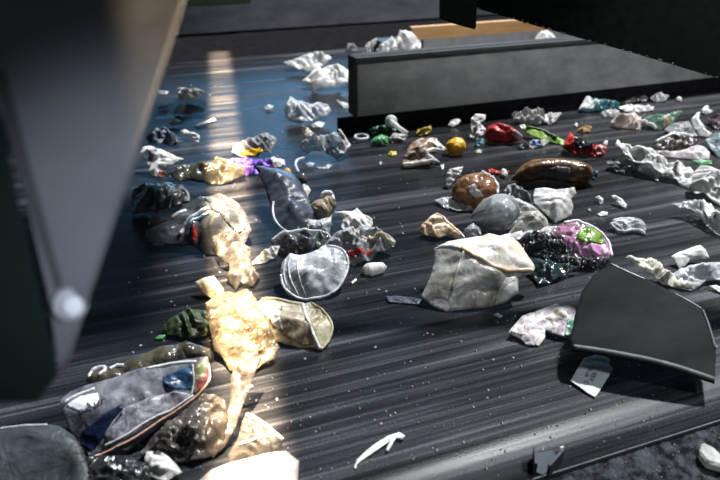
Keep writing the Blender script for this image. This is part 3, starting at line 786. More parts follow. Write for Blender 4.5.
# ---- pile of packets at the near end
o = piece('clear_bag', 'bag', 'grey green clear bag crumpled behind the printed packet', [(86, 382), (90, 374), (103, 367), (118, 365), (140, 356), (160, 347), (176, 345), (186, 341), (196, 345), (210, 349), (212, 360), (190, 372), (160, 378), (125, 388), (98, 392)], OLV, 34, .3, .14)
rib(o, 'rim', [(91, 379), (93, 372), (99, 368), (105, 368), (106, 373), (102, 378)], .003, RIMC)
rib(o, 'rim', [(111, 370), (117, 366), (124, 366)], .003, RIMC)
o = piece('printed_packet', 'packet', 'grey white printed packet with blue picture and navy band', [(60, 402), (70, 393), (85, 387), (105, 381), (130, 373), (158, 366), (185, 361), (208, 358), (211, 372), (210, 384), (203, 393), (190, 405), (172, 418), (152, 434), (132, 450), (124, 456), (110, 455), (90, 458), (78, 447), (68, 428)], PACK, 33, .30, .05, lam=.6, res=40)
patch(o, 'picture_panel', [(165, 380), (180, 374), (195, 367), (194, 392), (182, 392), (167, 394)], PICT, .0012, label='dark blue picture panel')
patch(o, 'corner_print', [(196, 367), (208, 364), (210, 372), (209, 384), (202, 391), (194, 396), (194, 380)], MULTI, .0012, label='red and green printed corner')
patch(o, 'navy_band', [(80, 447), (84, 434), (102, 424), (124, 411), (131, 416), (118, 428), (106, 440), (92, 453)], NAVY, .0012, label='navy blue band')
patch(o, 'lower_panel', [(106, 446), (108, 436), (118, 424), (132, 412), (155, 402), (176, 395), (192, 396), (186, 404), (168, 416), (148, 430), (126, 443)], film('lilac white panel', (0.40, 0.40, 0.45), 0.98, 0.4, (0.14, 0.14, 0.165), 0.35, scale=60, trans=0.05), .0014)
rib(o, 'folded_edge', [(106, 448), (126, 440), (150, 424), (175, 410), (194, 397)], .0016, RIMW)
rib(o, 'folded_edge', [(94, 458), (118, 450), (140, 438), (165, 420), (190, 403), (203, 391), (210, 380), (209, 366)], .0016, film('rosy edge', (0.7, 0.45, 0.38), 0.98, 0.4, (0.5, 0.3, 0.2), 0.4, trans=0))
rib(o, 'folded_edge', [(194, 368), (195, 382), (192, 397)], .0012, RIMW)
rib(o, 'folded_edge', [(66, 405), (80, 397), (96, 391)], .0022, RIMW)
rib(o, 'folded_edge', [(148, 371), (170, 366), (197, 364)], .0025, RIMW)
patch(o, 'white_flap', [(68, 408), (82, 399), (100, 396), (103, 406), (97, 415), (84, 416)], film('frost white', (0.75, 0.78, 0.80), 0.98, 0.4, (0.6, 0.62, 0.64), 0.4, trans=0.05), .001)
text_on(o, 'lettering', 'pAur', (96, 411), .022, 27, INK, .0022)
piece('clear_bag', 'bag', 'brown tinged clear bag slumped between printed packet and light stripe', [(140, 455), (152, 440), (168, 424), (184, 412), (200, 398), (214, 396), (226, 404), (228, 420), (224, 440), (216, 456), (196, 464), (168, 466), (150, 464)], film('brown tinged film', (0.14, 0.125, 0.11), 0.6, 0.22, (0.05, 0.042, 0.035), 0.5, spec=0.7, trans=0.2), 26, .3, .17, lam=.42, res=40)
o = piece('smoky_sheet', 'film', 'smoky blue grey film sheet in the near corner of the pile below the hood plate', [(-30, 436), (0, 430), (24, 427), (48, 426), (60, 428), (74, 437), (84, 452), (90, 475), (90, 500), (-30, 500)], film('smoky sheet', (0.04, 0.05, 0.056), 0.96, 0.5, (0.008, 0.011, 0.013), 0.5, trans=0.05, spec=0.3), 28, .1, .03, curve='flat', res=30)
rib(o, 'edge_highlight', [(0, 431), (24, 428), (48, 427)], .0016, CLR2)  # pale rib stands in for the highlight along the sheet's top
piece('dark_film', 'film', 'near black film filling the gap beneath the printed packet', [(84, 460), (104, 458), (128, 458), (146, 466), (152, 480), (150, 505), (84, 505)], BLKB, 14, .3, .14)
piece('torn_film', 'film', 'white torn film peeking from under the printed packet', [(146, 452), (158, 450), (168, 456), (176, 464), (182, 472), (172, 478), (164, 484), (150, 476), (144, 464)], WHT, 22, .3, .14, z0=.004, rest=False)
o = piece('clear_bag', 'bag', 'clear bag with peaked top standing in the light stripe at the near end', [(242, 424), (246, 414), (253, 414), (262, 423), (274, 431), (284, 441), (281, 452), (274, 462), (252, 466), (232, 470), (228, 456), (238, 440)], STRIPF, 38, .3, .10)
rib(o, 'bright_fold', [(247, 416), (258, 421), (270, 430), (283, 441)], .0028, RIMC)
rib(o, 'bright_fold', [(240, 446), (256, 441), (272, 437)], .002, RIMC)
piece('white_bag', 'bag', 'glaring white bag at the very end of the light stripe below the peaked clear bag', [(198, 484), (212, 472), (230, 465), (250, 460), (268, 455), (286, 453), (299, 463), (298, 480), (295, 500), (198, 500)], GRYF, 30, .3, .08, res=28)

# ---- middle of the belt
o = piece('paper_cone', 'paper scrap', 'tan bent paper cone on bare belt behind the large dirty bag', [(419, 229), (425, 223), (431, 217), (437, 214), (444, 218), (451, 224), (458, 231), (465, 238), (464, 242), (456, 240), (447, 236), (438, 240), (428, 237), (421, 234)], film('tan white paper', (0.72, 0.62, 0.50), 0.97, 0.5, (0.50, 0.30, 0.14), 0.5, scale=24, trans=0.2), 34, .35, .15)
rib(o, 'folded_edge', [(437, 215), (447, 224), (457, 234), (464, 240)], .002, film('pinkish paper', (0.8, 0.62, 0.52), 0.97, 0.5, trans=0.1))
piece('clear_scrap', 'plastic scrap', 'tiny glittering clear scrap between paper cone and crushed ball bottle', [(463, 233), (468, 227), (473, 225), (481, 230), (481, 237), (474, 240), (466, 239)], CLR2, 30, .45, .3, lam=.35)
o = piece('dirty_bag', 'bag', 'large dirty clear bag with whitish folded flap in the middle of the belt', [(421, 298), (426, 288), (431, 277), (434, 264), (434, 251), (447, 244), (465, 241), (482, 239), (488, 236), (500, 238), (513, 240), (520, 247), (527, 258), (535, 270), (532, 276), (518, 279), (518, 296), (507, 304), (492, 309), (476, 310), (458, 312), (446, 313), (433, 308)], DIRTC, 30, .30, .07, lam=.75, res=40)
patch(o, 'folded_flap', [(436, 251), (448, 245), (466, 242), (482, 240), (488, 237), (500, 239), (513, 241), (520, 248), (527, 258), (534, 269), (531, 275), (516, 276), (502, 278), (488, 274), (474, 267), (460, 257), (448, 253)], film('stained white flap', (0.86, 0.86, 0.85), 0.92, 0.3, (0.68, 0.62, 0.52), 0.35, scale=18, trans=0.3), .004, res=28)
rib(o, 'tan_edge', [(460, 256), (474, 266), (488, 273), (502, 278), (516, 275), (532, 274)], .004, film('tan edge', (0.72, 0.56, 0.38), 0.97, 0.4, (0.5, 0.33, 0.18), 0.5, trans=0.1), .004)
patch(o, 'white_corner', [(498, 294), (505, 284), (515, 281), (517, 295), (507, 303), (494, 308)], WHT, .003)
rib(o, 'fold', [(462, 260), (456, 278), (451, 296)], .003, DIRTC)
rib(o, 'brown_fold', [(497, 304), (503, 292), (514, 284)], .0025, TAN)
piece('torn_film', 'film', 'thin grey flat strip touching the corner of the large dirty bag', [(386, 297), (400, 297), (422, 300), (421, 306), (402, 304), (388, 303)], BLU, 4, .08, .05)
piece('plastic_chip', 'plastic scrap', 'brown white chip on bare belt below the large dirty bag', [(493, 316), (497, 314), (503, 317), (500, 319)], WHT, 8)
o = piece('brown_cup', 'cup', 'round brown stained plastic cup with white rim lying on its side', [(452, 198), (452, 190), (456, 182), (464, 177), (474, 175), (481, 174), (490, 178), (497, 187), (497, 196), (492, 203), (480, 208), (466, 209), (456, 205)], BRN, 42, .5, .05, curve='round', back=.5)
rib(o, 'rim', [(481, 175), (490, 178), (496, 187), (496, 197), (491, 202)], .005, RIMW)
patch(o, 'white_spots', [(466, 194), (472, 192), (475, 197), (482, 202), (474, 204), (467, 199)], WHT, .002)
piece('torn_film', 'film', 'clear flat film spreading beneath the brown stained cup', [(434, 202), (444, 199), (456, 199), (470, 206), (474, 212), (458, 213), (444, 209)], CLR, 5, .15, .1)
piece('torn_film', 'film', 'ragged white film scrap behind the brown stained cup', [(446, 187), (446, 176), (449, 171), (455, 169), (463, 168), (461, 175), (456, 179), (452, 185), (449, 190)], WHT2, 42, .3, .2)
piece('red_scrap', 'plastic scrap', 'thin red scrap beside the long brown bottle', [(487, 171), (491, 169), (500, 172), (509, 171), (509, 174), (498, 175), (490, 174)], RED, 16)
piece('white_scrap', 'plastic scrap', 'small white round scrap on top of the thin red scrap', [(500, 173), (502, 170), (506, 171), (508, 176), (505, 179), (501, 177)], WHT2, 25, .5, .1, curve='round')
o = piece('brown_bottle', 'bottle', 'long amber brown bottle lying full length on the belt', [(510, 181), (515, 174), (520, 167), (530, 162), (545, 161), (560, 161), (575, 163), (586, 167), (593, 174), (592, 181), (585, 185), (570, 184), (555, 182), (540, 181), (525, 183)], BRN2, 46, .8, .04, curve='round', back=.6)
rib(o, 'end_rim', [(590, 171), (594, 176), (591, 183)], .005, TEAL)
patch(o, 'grey_label', [(527, 183), (538, 178), (552, 174), (565, 175), (566, 181), (552, 183)], GRYF, .003)
o = piece('crushed_bottle', 'bottle', 'rounded shiny clear bottle body like a crushed ball', [(470, 219), (474, 211), (481, 203), (492, 198), (503, 197), (512, 200), (518, 207), (520, 216), (514, 226), (504, 233), (488, 232), (475, 226)], GLASSY, 38, .6, .02, curve='round', back=.5, res=30)
rib(o, 'rim', [(508, 198), (516, 205), (519, 214), (515, 224), (506, 232)], .0025, RIMC)
piece('crushed_bottle', 'bottle', 'crushed clear bottle end adjoining the shiny ball shaped bottle', [(510, 199), (518, 199), (526, 203), (538, 210), (547, 220), (549, 228), (545, 236), (532, 238), (518, 236), (508, 234), (517, 222), (519, 212)], DIRTC, 36, .4, .10)
piece('foil_scrap', 'foil', 'small crumpled silver foil behind the shiny ball shaped bottle', [(504, 192), (507, 187), (513, 185), (523, 189), (531, 196), (530, 203), (522, 203), (514, 200), (508, 197)], GRYF, 30, .45, .25)
piece('torn_film', 'film', 'white grey square torn film in front of the long brown bottle', [(533, 197), (535, 189), (545, 188), (556, 190), (568, 189), (574, 188), (576, 195), (571, 200), (573, 208), (571, 216), (561, 221), (555, 224), (548, 217), (541, 210), (534, 204)], WHT, 36, .3, .09, lam=.8)
piece('torn_film', 'film', 'white wrinkled film skirt under the two crushed clear bottles', [(498, 238), (510, 234), (522, 231), (536, 230), (548, 227), (566, 229), (564, 234), (546, 239), (528, 240), (510, 241)], WHT, 16, .3, .14)
o = piece('black_bag', 'bag', 'glossy black bin bag crumpled beside the large dirty bag', [(516, 244), (526, 236), (536, 233), (548, 237), (560, 245), (574, 255), (592, 261), (611, 261), (606, 268), (594, 271), (576, 270), (560, 268), (542, 262), (526, 256)], BLKB, 22, .45, .24, lam=.35, res=32)
for k, ps in enumerate([[(533, 236), (548, 246), (562, 254)], [(528, 240), (542, 250), (556, 259)], [(540, 235), (552, 243), (566, 252)], [(552, 261), (572, 264), (594, 268)]]):
    rib(o, 'crease', ps, .0016, DRKF)
piece('teal_film', 'film', 'dark teal film under the black bin bag', [(520, 262), (532, 258), (546, 262), (562, 267), (578, 269), (566, 277), (550, 284), (538, 288), (532, 276)], TEALF, 10, .3, .14)
o = piece('salad_bag', 'bag', 'purple and green printed salad bag with clear border behind black bin bag', [(549, 234), (556, 228), (563, 224), (576, 222), (590, 227), (602, 235), (608, 243), (612, 258), (604, 262), (592, 261), (578, 257), (564, 248)], SALAD, 32, .35, .08)
patch(o, 'leaf_picture', [(574, 243), (578, 232), (590, 229), (600, 236), (606, 245), (596, 247), (584, 248)], LEAF, .0015, label='green leaf picture')
rib(o, 'clear_edge', [(564, 224), (577, 223), (591, 228), (603, 237), (609, 246), (611, 258)], .0035, RIMW)
patch(o, 'white_patch', [(580, 252), (590, 249), (604, 248), (608, 256), (598, 258)], film('rosy print', (0.75, 0.55, 0.68), 0.97, 0.3, (0.5, 0.2, 0.4), 0.5, trans=0), .0015)
piece('plastic_chip', 'plastic scrap', 'white folded chip, upright, beside the square torn film', [(595, 198), (599, 196), (603, 199), (603, 204), (600, 205), (598, 200)], WHT2, 35)
piece('plastic_chip', 'plastic scrap', 'flat white chip between salad bag and the upright folded chip', [(597, 215), (602, 212), (608, 213), (607, 216), (600, 217)], WHT2, 14)
piece('plastic_chip', 'plastic scrap', 'tiny grey crumb beside the upright folded chip', [(587, 210), (590, 209), (591, 212), (588, 212)], GRYF, 14)
piece('plastic_chip', 'plastic scrap', 'curved white chip behind the scrunched clear tray', [(611, 197), (615, 196), (622, 200), (627, 206), (625, 210), (619, 205)], WHT2, 22, .4)
o = piece('clear_tray', 'tray', 'scrunched clear tray with shiny wavy rim alone on dark belt', [(609, 226), (613, 221), (620, 219), (632, 220), (641, 222), (646, 228), (645, 236), (634, 232), (624, 234), (616, 231)], CLR2, 22, .4, .12)
rib(o, 'rim', [(610, 225), (617, 231), (625, 233), (635, 231), (645, 235)], .0028, RIMC)
rib(o, 'rim', [(612, 222), (622, 220), (636, 221), (645, 228)], .002, RIMC)

# ---- printed pages, dark sheet, tag and small pieces on the near belt
o = piece('printed_pages', 'paper', 'torn colour printed pages tucked beside the dark sheet', [(508, 334), (514, 326), (522, 317), (526, 315), (534, 313), (544, 309), (555, 305), (566, 306), (575, 309), (577, 325), (573, 341), (563, 338), (554, 335), (545, 331), (545, 338), (539, 347), (526, 346), (520, 340)], NEWS, 20, .22, .08)
patch(o, 'white_corner', [(510, 334), (522, 318), (526, 320), (523, 328), (522, 338)], WHT, .0015)
patch(o, 'blue_green_print', [(566, 325), (574, 320), (573, 340), (564, 337)], film('blue green print', (0.1, 0.2, 0.3), 0.98, 0.4, cols=[(0.05, 0.12, 0.25), (0.12, 0.30, 0.10), (0.35, 0.45, 0.55), (0.08, 0.08, 0.15)], pscale=80, trans=0), .0015)
o = piece('dark_sheet', 'plastic sheet', 'large dark rigid plastic sheet arched over the belt beside the tag', [(574, 346), (572, 335), (576, 312), (582, 290), (594, 274), (610, 263), (628, 271), (650, 280), (676, 292), (704, 305), (711, 322), (718, 346), (716, 381), (690, 374), (660, 366), (630, 359), (600, 352)], SHEET, 17, .02, .006, curve='flat', thick=.003, z0=.042, bend=-.05, res=30)
rib(o, 'lower_edge', [(575, 343), (600, 349), (630, 356), (660, 363), (690, 371), (715, 378)], .0045, SHEDGE, label='pale dusty folded edge')
rib(o, 'side_edge', [(705, 306), (711, 322), (717, 345)], .002, SHEDGE)
rib(o, 'painted_sun_edge', [(611, 264), (628, 272), (645, 279)], .0011, RIMW)  # white line painted where the sun lights the sheet's rim
rib(o, 'painted_sun_edge', [(676, 292), (690, 298), (703, 304)], .0008, RIMW)
o = piece('paper_tag', 'tag', 'pale grey notched paper tag with black handwriting on bare belt', [(570, 382), (577, 370), (584, 359), (592, 357), (597, 354), (604, 357), (610, 360), (609, 365), (613, 370), (606, 381), (600, 391), (595, 398), (588, 394), (580, 388)], PAPER, 4, .03, .01, thick=.0008, curve='flat')
rib(o, 'bright_fold', [(570.5, 382), (580, 388.5), (588, 394.5), (595, 398.5)], .0016, film('lit paper', (0.9, 0.92, 0.92), 0.98, 0.4, trans=0.1))  # lighter paper colour stands in for light on the tag's edge
text_on(o, 'lettering', 'NT RG', (589, 374), .0105, 58, INK)
text_on(o, 'lettering', 'A 836', (593, 379), .0105, 58, INK)
text_on(o, 'lettering', 'O', (586, 385), .012, 58, INK)
text_on(o, 'lettering', '- 24', (602, 364), .0085, -20, INK)
o = piece('plastic_strip', 'plastic strip', 'white forked plastic strip alone on the near bare belt', [(354, 469), (357, 461), (366, 452), (378, 443), (388, 437), (399, 433.5), (405, 437), (402, 440), (396, 439), (393, 444), (388, 452.5), (386, 451), (390, 442), (380, 449), (368, 457), (360, 463), (356.5, 466), (356, 470)], WHT2, 4, .06, .03, thick=.0012)
# U shaped bracket lying with its two tabs upright
t_br = bpy.data.objects.new('plastic_bracket', None); C.objects.link(t_br); t_br.location = on_belt(546, 470)
tag(t_br, 'small dark blue plastic bracket with two upright tabs near the belt lip', 'bracket')
BRK = solid('blue grey plastic', (0.030, 0.042, 0.052), 0.8, 0.0, (0.015, 0.02, 0.028), 30.0)
bp = [on_belt(x, y) for x, y in [(535, 474), (543, 477), (559, 462), (552, 452), (534, 456)]]
v, f = prism_geo([p + ZU * .0012 for p in bp], ZU * .003); link('base', v, f, BRK, t_br, smooth=False)
def tab(a, c, h, mat):
    a = on_belt(*a); c = on_belt(*c); d = (c - a).normalized().cross(ZU) * .004
    v, f = prism_geo([a + ZU * .001, c + ZU * .001, c + ZU * h, a + ZU * h], d)
    return link('tab', v, f, mat, t_br, smooth=False)
tab((533, 476), (532, 458), .024, BRK)
tab((546, 477), (560, 461), .024, BRK)
v, f = prism_geo([on_belt(558.5, 461) + ZU * .001, on_belt(561.5, 460) + ZU * .001, on_belt(561.5, 460) + ZU * .0255, on_belt(558.5, 461) + ZU * .0255], FH * .002)
link('bright_end', v, f, WHT2, t_br, smooth=False)
def ledge_pt(x, y):
    d = px_dir(x, y)   # plane of the sloping ledge
    n = Vector((0, -0.096, 0.25)).normalized(); q = Vector((0, 0.60, -0.004))
    return CAM + d * ((q - CAM).dot(n) / d.dot(n))
t_bk = [ledge_pt(x, y) for x, y in [(697, 460), (700, 449), (712, 455), (722, 465), (722, 475), (705, 470)]]
v, f = prism_geo([p + ZU * .001 for p in t_bk], ZU * .016)
o = link('foam_block', v, f, film('grey white foam', (0.62, 0.63, 0.60), 0.98, 0.7, (0.40, 0.41, 0.38), 0.5, scale=40), None, smooth=False, origin=t_bk[0])
o.modifiers.new('b', 'BEVEL').width = .003
tag(o, 'grey white broken foam block lying on the gritty ledge', 'foam')

# ---- far right of the belt
o = piece('wet_film', 'film', 'clear wet film with glaring white glints at the belt beyond the dark sheet', [(670, 208), (684, 207), (698, 205), (707, 208), (716, 214), (726, 222), (726, 240), (715, 236), (706, 229), (700, 222), (690, 214), (678, 211)], CLR, 8, .2, .2)
patch(o, 'painted_glint', [(697, 211), (706, 210), (712, 216), (720, 223), (712, 222), (706, 226), (702, 220)], WHT2, .003)  # white patches painted as highlights on the clear film
patch(o, 'painted_glint', [(710, 224), (720, 226), (722, 232), (714, 229)], WHT2, .003)
o = piece('white_scrap', 'plastic scrap', 'white curved shell piece standing behind the grey white film', [(671, 257), (678, 253), (687, 250), (695, 247), (700, 246), (706, 251), (709, 259), (702, 260), (697, 257), (690, 260), (686, 266), (679, 270), (675, 263)], WHT2, 34, .3, .05)
piece('torn_film', 'film', 'grey white translucent film heap beside the far corner of the dark sheet', [(670, 276), (680, 270), (690, 266), (702, 263), (724, 264), (724, 280), (706, 281), (698, 288), (690, 292), (678, 288)], CLR2, 22, .3, .16)
piece('torn_film', 'film', 'cream white crinkled film along the top edge of the dark sheet', [(624, 261), (630, 258), (637, 261), (645, 262), (650, 260), (657, 264), (665, 270), (668, 275), (678, 279), (690, 286), (694, 291), (680, 290), (664, 286), (652, 279), (640, 270)], film('cream film', (0.80, 0.79, 0.70), 0.96, 0.4, (0.5, 0.48, 0.40), 0.4, scale=30), 26, .4, .28, lam=.4, res=32)
piece('torn_film', 'film', 'small white curl beside the far side edge of the dark sheet', [(709, 287), (716, 286), (724, 290), (724, 296), (714, 290)], WHT2, 14)
o = piece('white_film', 'film', 'long twisted white film stretching across the belt from the red tray', [(615, 144), (617, 140), (625, 141), (630, 145), (640, 146), (650, 149), (660, 156), (670, 162), (680, 163), (692, 170), (698, 180), (692, 190), (684, 187), (676, 178), (662, 173), (648, 166), (634, 160), (622, 152)], WHT2, 20, .4, .18, lam=.4, res=34)
rib(o, 'fold', [(625, 147), (645, 155), (665, 166), (682, 176)], .006, WHT2)
piece('white_film', 'film', 'glaring white film bunched at the end of the long twisted film', [(693, 172), (700, 167), (712, 168), (726, 172), (730, 208), (720, 206), (712, 200), (704, 192), (696, 194), (690, 186)], WHT2, 22, .4, .16)
piece('torn_film', 'film', 'grey white flat film beside the long twisted white film', [(606, 163), (612, 160), (622, 161), (634, 160), (640, 164), (638, 171), (636, 176), (624, 175), (614, 171)], GRYF, 18, .3, .14)
piece('torn_film', 'film', 'pale bluish drip shaped film in front of the long twisted film', [(640, 167), (648, 168), (656, 172), (659, 177), (658, 183), (654, 180), (648, 176)], CLR2, 16, .3, .14)
o = piece('brown_packet', 'packet', 'dark brown packet with painted white top highlight behind the long twisted film', [(652, 147), (658, 141), (668, 136), (680, 134), (692, 137), (698, 142), (695, 148), (684, 152), (670, 153), (660, 152)], film('dark brown packet', (0.07, 0.05, 0.045), 0.97, 0.3, (0.03, 0.025, 0.025), 0.5, trans=0.05), 32, .35, .12)
rib(o, 'top_highlight', [(655, 143), (668, 137), (680, 135), (692, 139)], .005, WHT2)  # white rib stands in for light on the packet's top
piece('foam_tray', 'tray', 'pinkish white tray piece beneath the dark brown packet', [(655, 151), (668, 152), (684, 150), (698, 145), (710, 152), (709, 160), (694, 161), (676, 158), (664, 157)], film('pinkish white', (0.75, 0.70, 0.72), 0.97, 0.4, (0.55, 0.5, 0.52), 0.4), 16, .35, .1)
piece('white_film', 'film', 'thin twisted white film upright near the far corner of the belt', [(691, 120), (696, 114), (700, 112), (699, 119), (705, 129), (712, 134), (708, 138), (700, 136), (694, 128)], WHT2, 40, .4, .12)
piece('white_scrap', 'plastic scrap', 'small white lump behind the thin twisted film', [(701, 111), (704, 107), (708, 106), (709, 110), (713, 112), (708, 115), (703, 114)], WHT2, 30, .5, .1)
piece('grey_film', 'film', 'grey film lying flat beside the thin twisted white film', [(664, 130), (674, 124), (688, 122), (694, 130), (698, 138), (684, 136), (672, 136)], GRYF, 10, .2, .1)
piece('dark_film', 'film', 'dark purplish film at the far end of the belt behind the pale teal film', [(706, 118), (716, 115), (730, 114), (730, 130), (714, 130)], film('dull plum film', (0.10, 0.07, 0.08), 0.95, 0.4, (0.05, 0.04, 0.05), 0.5), 14, .3, .14)
piece('teal_film', 'film', 'pale grey teal film beyond the dark brown packet at the belt end', [(705, 140), (714, 135), (730, 134), (730, 156), (718, 158), (711, 150)], film('pale teal film', (0.30, 0.38, 0.40), 0.95, 0.35, (0.18, 0.24, 0.26), 0.5), 18, .3, .14)
piece('green_scrap', 'plastic scrap', 'small mint green scrap beneath the glaring bunched white film', [(691, 162), (698, 160), (712, 161), (712, 165), (700, 166)], GRN, 18)
o = piece('green_packet', 'packet', 'green and brown packet with pale flaps on the far belt', [(640, 121), (648, 117), (662, 116), (676, 113), (683, 112), (676, 119), (672, 126), (662, 131), (654, 130), (646, 126)], film('sea green film', (0.18, 0.32, 0.24), 0.95, 0.35, (0.08, 0.18, 0.12), 0.5), 26, .35, .14)
patch(o, 'brown_panel', [(661, 122), (669, 119), (669, 127), (662, 129)], TAN, .003)
rib(o, 'pale_flap', [(641, 122), (648, 125), (656, 130)], .006, WHT2)
piece('white_film', 'film', 'pinkish white crumpled film with tan spot on the far belt beside green packet', [(610, 124), (615, 118), (625, 115), (634, 113), (641, 118), (641, 125), (640, 130), (630, 130), (622, 129), (614, 127)], film('pink white film', (0.78, 0.74, 0.74), 0.95, 0.4, (0.55, 0.42, 0.34), 0.35, scale=18), 24, .4, .2)
piece('white_film', 'film', 'white flat film band on the far belt behind the pinkish crumpled film', [(618, 108), (626, 106), (640, 107), (654, 107), (653, 111), (638, 113), (624, 112)], WHT2, 14, .4, .15)
piece('white_film', 'film', 'grey white film beside the teal packet on the far belt', [(601, 113), (609, 110), (619, 111), (620, 115), (612, 118), (604, 117)], WHT, 18, .4, .15)
o = piece('teal_packet', 'packet', 'dark teal packet with white folded end close to the divider skirt', [(577, 112), (582, 104), (588, 96), (591, 99), (600, 100), (612, 101), (620, 104), (618, 109), (606, 111), (592, 113)], TEAL, 30, .4, .12)
patch(o, 'white_end', [(578, 111), (586, 98), (591, 99), (590, 104), (598, 104), (592, 111)], WHT2, .003)
piece('dark_strip', 'plastic strip', 'dark narrow strip with pale tip behind the teal packet', [(620, 103), (630, 98), (645, 96), (648, 99), (636, 102), (626, 105)], film('brownish dark strip', (0.12, 0.11, 0.10), 0.97, 0.4, (0.05, 0.05, 0.05), 0.5), 14)
piece('white_scrap', 'plastic scrap', 'white crumpled lump on the far belt next to the divider skirt', [(650, 99), (655, 95), (662, 94), (669, 97), (665, 102), (654, 103)], WHT, 28, .5, .2)
piece('white_scrap', 'plastic scrap', 'tiny white lump alone on the far belt beyond the crumpled lump', [(676, 99), (679, 97), (682, 99), (681, 102), (677, 101)], WHT2, 25, .5)
piece('white_scrap', 'plastic scrap', 'small white end of dark strip on the far belt', [(640, 98), (644, 96), (648, 98), (646, 101), (641, 101)], WHT2, 25, .5, z0=.006, rest=False)
piece('tan_scrap', 'plastic scrap', 'tan orange scrap behind the red tray', [(577, 131), (580, 128), (586, 126), (592, 127), (590, 132), (582, 134)], film('tan orange', (0.62, 0.42, 0.20), 0.97, 0.4, (0.45, 0.28, 0.12), 0.4), 22, .4)
piece('white_scrap', 'plastic scrap', 'tiny white dot scrap between green strip and tan scrap', [(574, 126), (576, 123), (578, 125), (577, 128)], WHT2, 25)
piece('white_scrap', 'plastic scrap', 'tiny white scrap beside the red tray end', [(603, 144), (605, 141), (608, 142), (607, 146), (604, 146)], WHT2, 25)
o = piece('red_tray', 'tray', 'torn red tray with dark panel beside the lime green strip', [(562, 150), (566, 141), (570, 133), (573, 137), (577, 140), (586, 144), (593, 148), (602, 147), (607, 149), (605, 155), (596, 158), (582, 157), (570, 154)], RED, 28, .35, .14)
patch(o, 'dark_panel', [(572, 148), (574, 140), (583, 143), (592, 148), (588, 154), (578, 152)], BLKB, .004, label='dark inner panel')
patch(o, 'pale_corner', [(593, 152), (599, 148), (606, 149), (604, 154), (597, 157)], film('pale red', (0.72, 0.35, 0.33), 0.97, 0.4, trans=0.1), .003)
o = piece('green_strip', 'plastic strip', 'lime green long strip with ribbed dark groove', [(519, 127), (524, 126), (532, 129), (545, 131), (556, 137), (565, 142), (563, 146), (552, 143), (540, 140), (528, 135)], LIME, 14, .3, .03)
rib(o, 'groove', [(526, 130), (540, 134), (556, 141)], .005, film('dark groove green', (0.06, 0.13, 0.02), 0.97, 0.5, trans=0.0), .002)
patch(o, 'white_tip', [(519, 127), (524, 126), (525, 131), (521, 130)], WHT2, .003)
o = piece('red_packet', 'packet', 'round crumpled red packet with white tip behind the yellow lump', [(483, 138), (485, 131), (490, 127), (498, 125), (506, 127), (512, 129), (516, 134), (523, 140), (517, 143), (504, 144), (490, 143)], RED, 40, .5, .09, curve='round', back=.5)
patch(o, 'white_tip', [(510, 140), (513, 134), (518, 137), (522, 140), (517, 143)], film('pale pink', (0.8, 0.6, 0.6), 0.97, 0.4, trans=0.1), .003)
piece('white_film', 'film', 'upright white film scrap next to the round red packet', [(469, 139), (471, 130), (471, 118), (476, 114), (486, 115), (485, 120), (481, 124), (486, 130), (482, 137), (476, 141)], WHT2, 46, .3, .15)
piece('teal_scrap', 'plastic scrap', 'dull teal scrap at the foot of the upright white film', [(474, 146), (478, 139), (484, 139), (485, 144), (478, 148)], TEAL, 26)
piece('grey_film', 'film', 'crumpled grey and white film close to the divider behind lime strip', [(513, 119), (520, 113), (530, 112), (537, 111), (544, 114), (546, 119), (540, 125), (530, 126), (520, 124)], WHT, 26, .5, .28, lam=.35)
piece('white_film', 'film', 'pale bluish white film next to the crumpled grey film', [(543, 116), (550, 114), (562, 114), (557, 120), (551, 126), (544, 123)], WHT2, 24, .4, .14)
piece('white_scrap', 'plastic scrap', 'little white lump just behind the crumpled grey film', [(511, 115), (514, 112), (518, 112), (517, 116), (512, 117)], WHT2, 25, .5)
o = piece('candy_wrapper', 'wrapper', 'black wrapper scrap with blue and tan ends in front of lime strip', [(515, 149), (521, 146), (528, 143), (536, 141), (544, 141), (549, 143), (544, 147), (534, 149), (524, 150)], WHT, 14, .3, .16)
patch(o, 'blue_panel', [(530, 147), (533, 143), (540, 144), (540, 148)], film('strong blue', (0.04, 0.13, 0.36), 0.97, 0.4, trans=0), .002)
patch(o, 'dark_end', [(515, 149), (522, 146), (529, 145), (529, 149), (522, 150)], BLKB, .002)
piece('yellow_lump', 'foam', 'bright yellow rounded foam block beside the food wrapper', [(444, 147), (449, 142), (455, 139), (462, 140), (466, 146), (465, 151), (460, 156), (451, 156)], YEL, 44, .6, .04, curve='round', back=.8)
o = piece('food_wrapper', 'wrapper', 'brown printed food wrapper with white torn edge beside yellow foam block', [(401, 168), (404, 158), (407, 150), (412, 143), (420, 139), (433, 138), (438, 142), (447, 150), (444, 153), (437, 151), (433, 157), (440, 163), (433, 166), (418, 167), (410, 169)], WRAP, 34, .3, .1)
rib(o, 'torn_edge', [(403, 167), (418, 165), (432, 163), (426, 156), (434, 151), (444, 152)], .006, WHT2)
patch(o, 'white_flap', [(433, 146), (435, 139), (440, 145), (446, 151), (440, 152)], WHT2, .004)
o = piece('green_packet', 'packet', 'dark green film crumpled near the divider end beneath the white spoon', [(368, 131), (375, 127), (383, 125), (392, 124), (397, 130), (394, 136), (384, 138), (374, 136)], GRND, 30, .4, .18)
piece('green_cup', 'cup', 'bright green small cup piece in front of the dark green film', [(370, 143), (374, 138), (381, 135), (388, 137), (388, 144), (382, 147), (374, 146)], GRN, 36, .45, .06)
sp = [on_belt(391, 126, .055), on_belt(396, 127, .05), on_belt(407, 133, .022)]
c0 = on_belt(391, 121, .05)
v, f = tube_geo(smooth_pts([c0, on_belt(398, 127, .042), on_belt(407, 133, .02)], 5), [.009] * 5 + [.007] * 6)
o = link('plastic_spoon', v, f, WHT2, None, origin=c0)
tag(o, 'pale mint plastic spoon with round bowl leaning on dark green film', 'spoon')
bv, bf = [], []
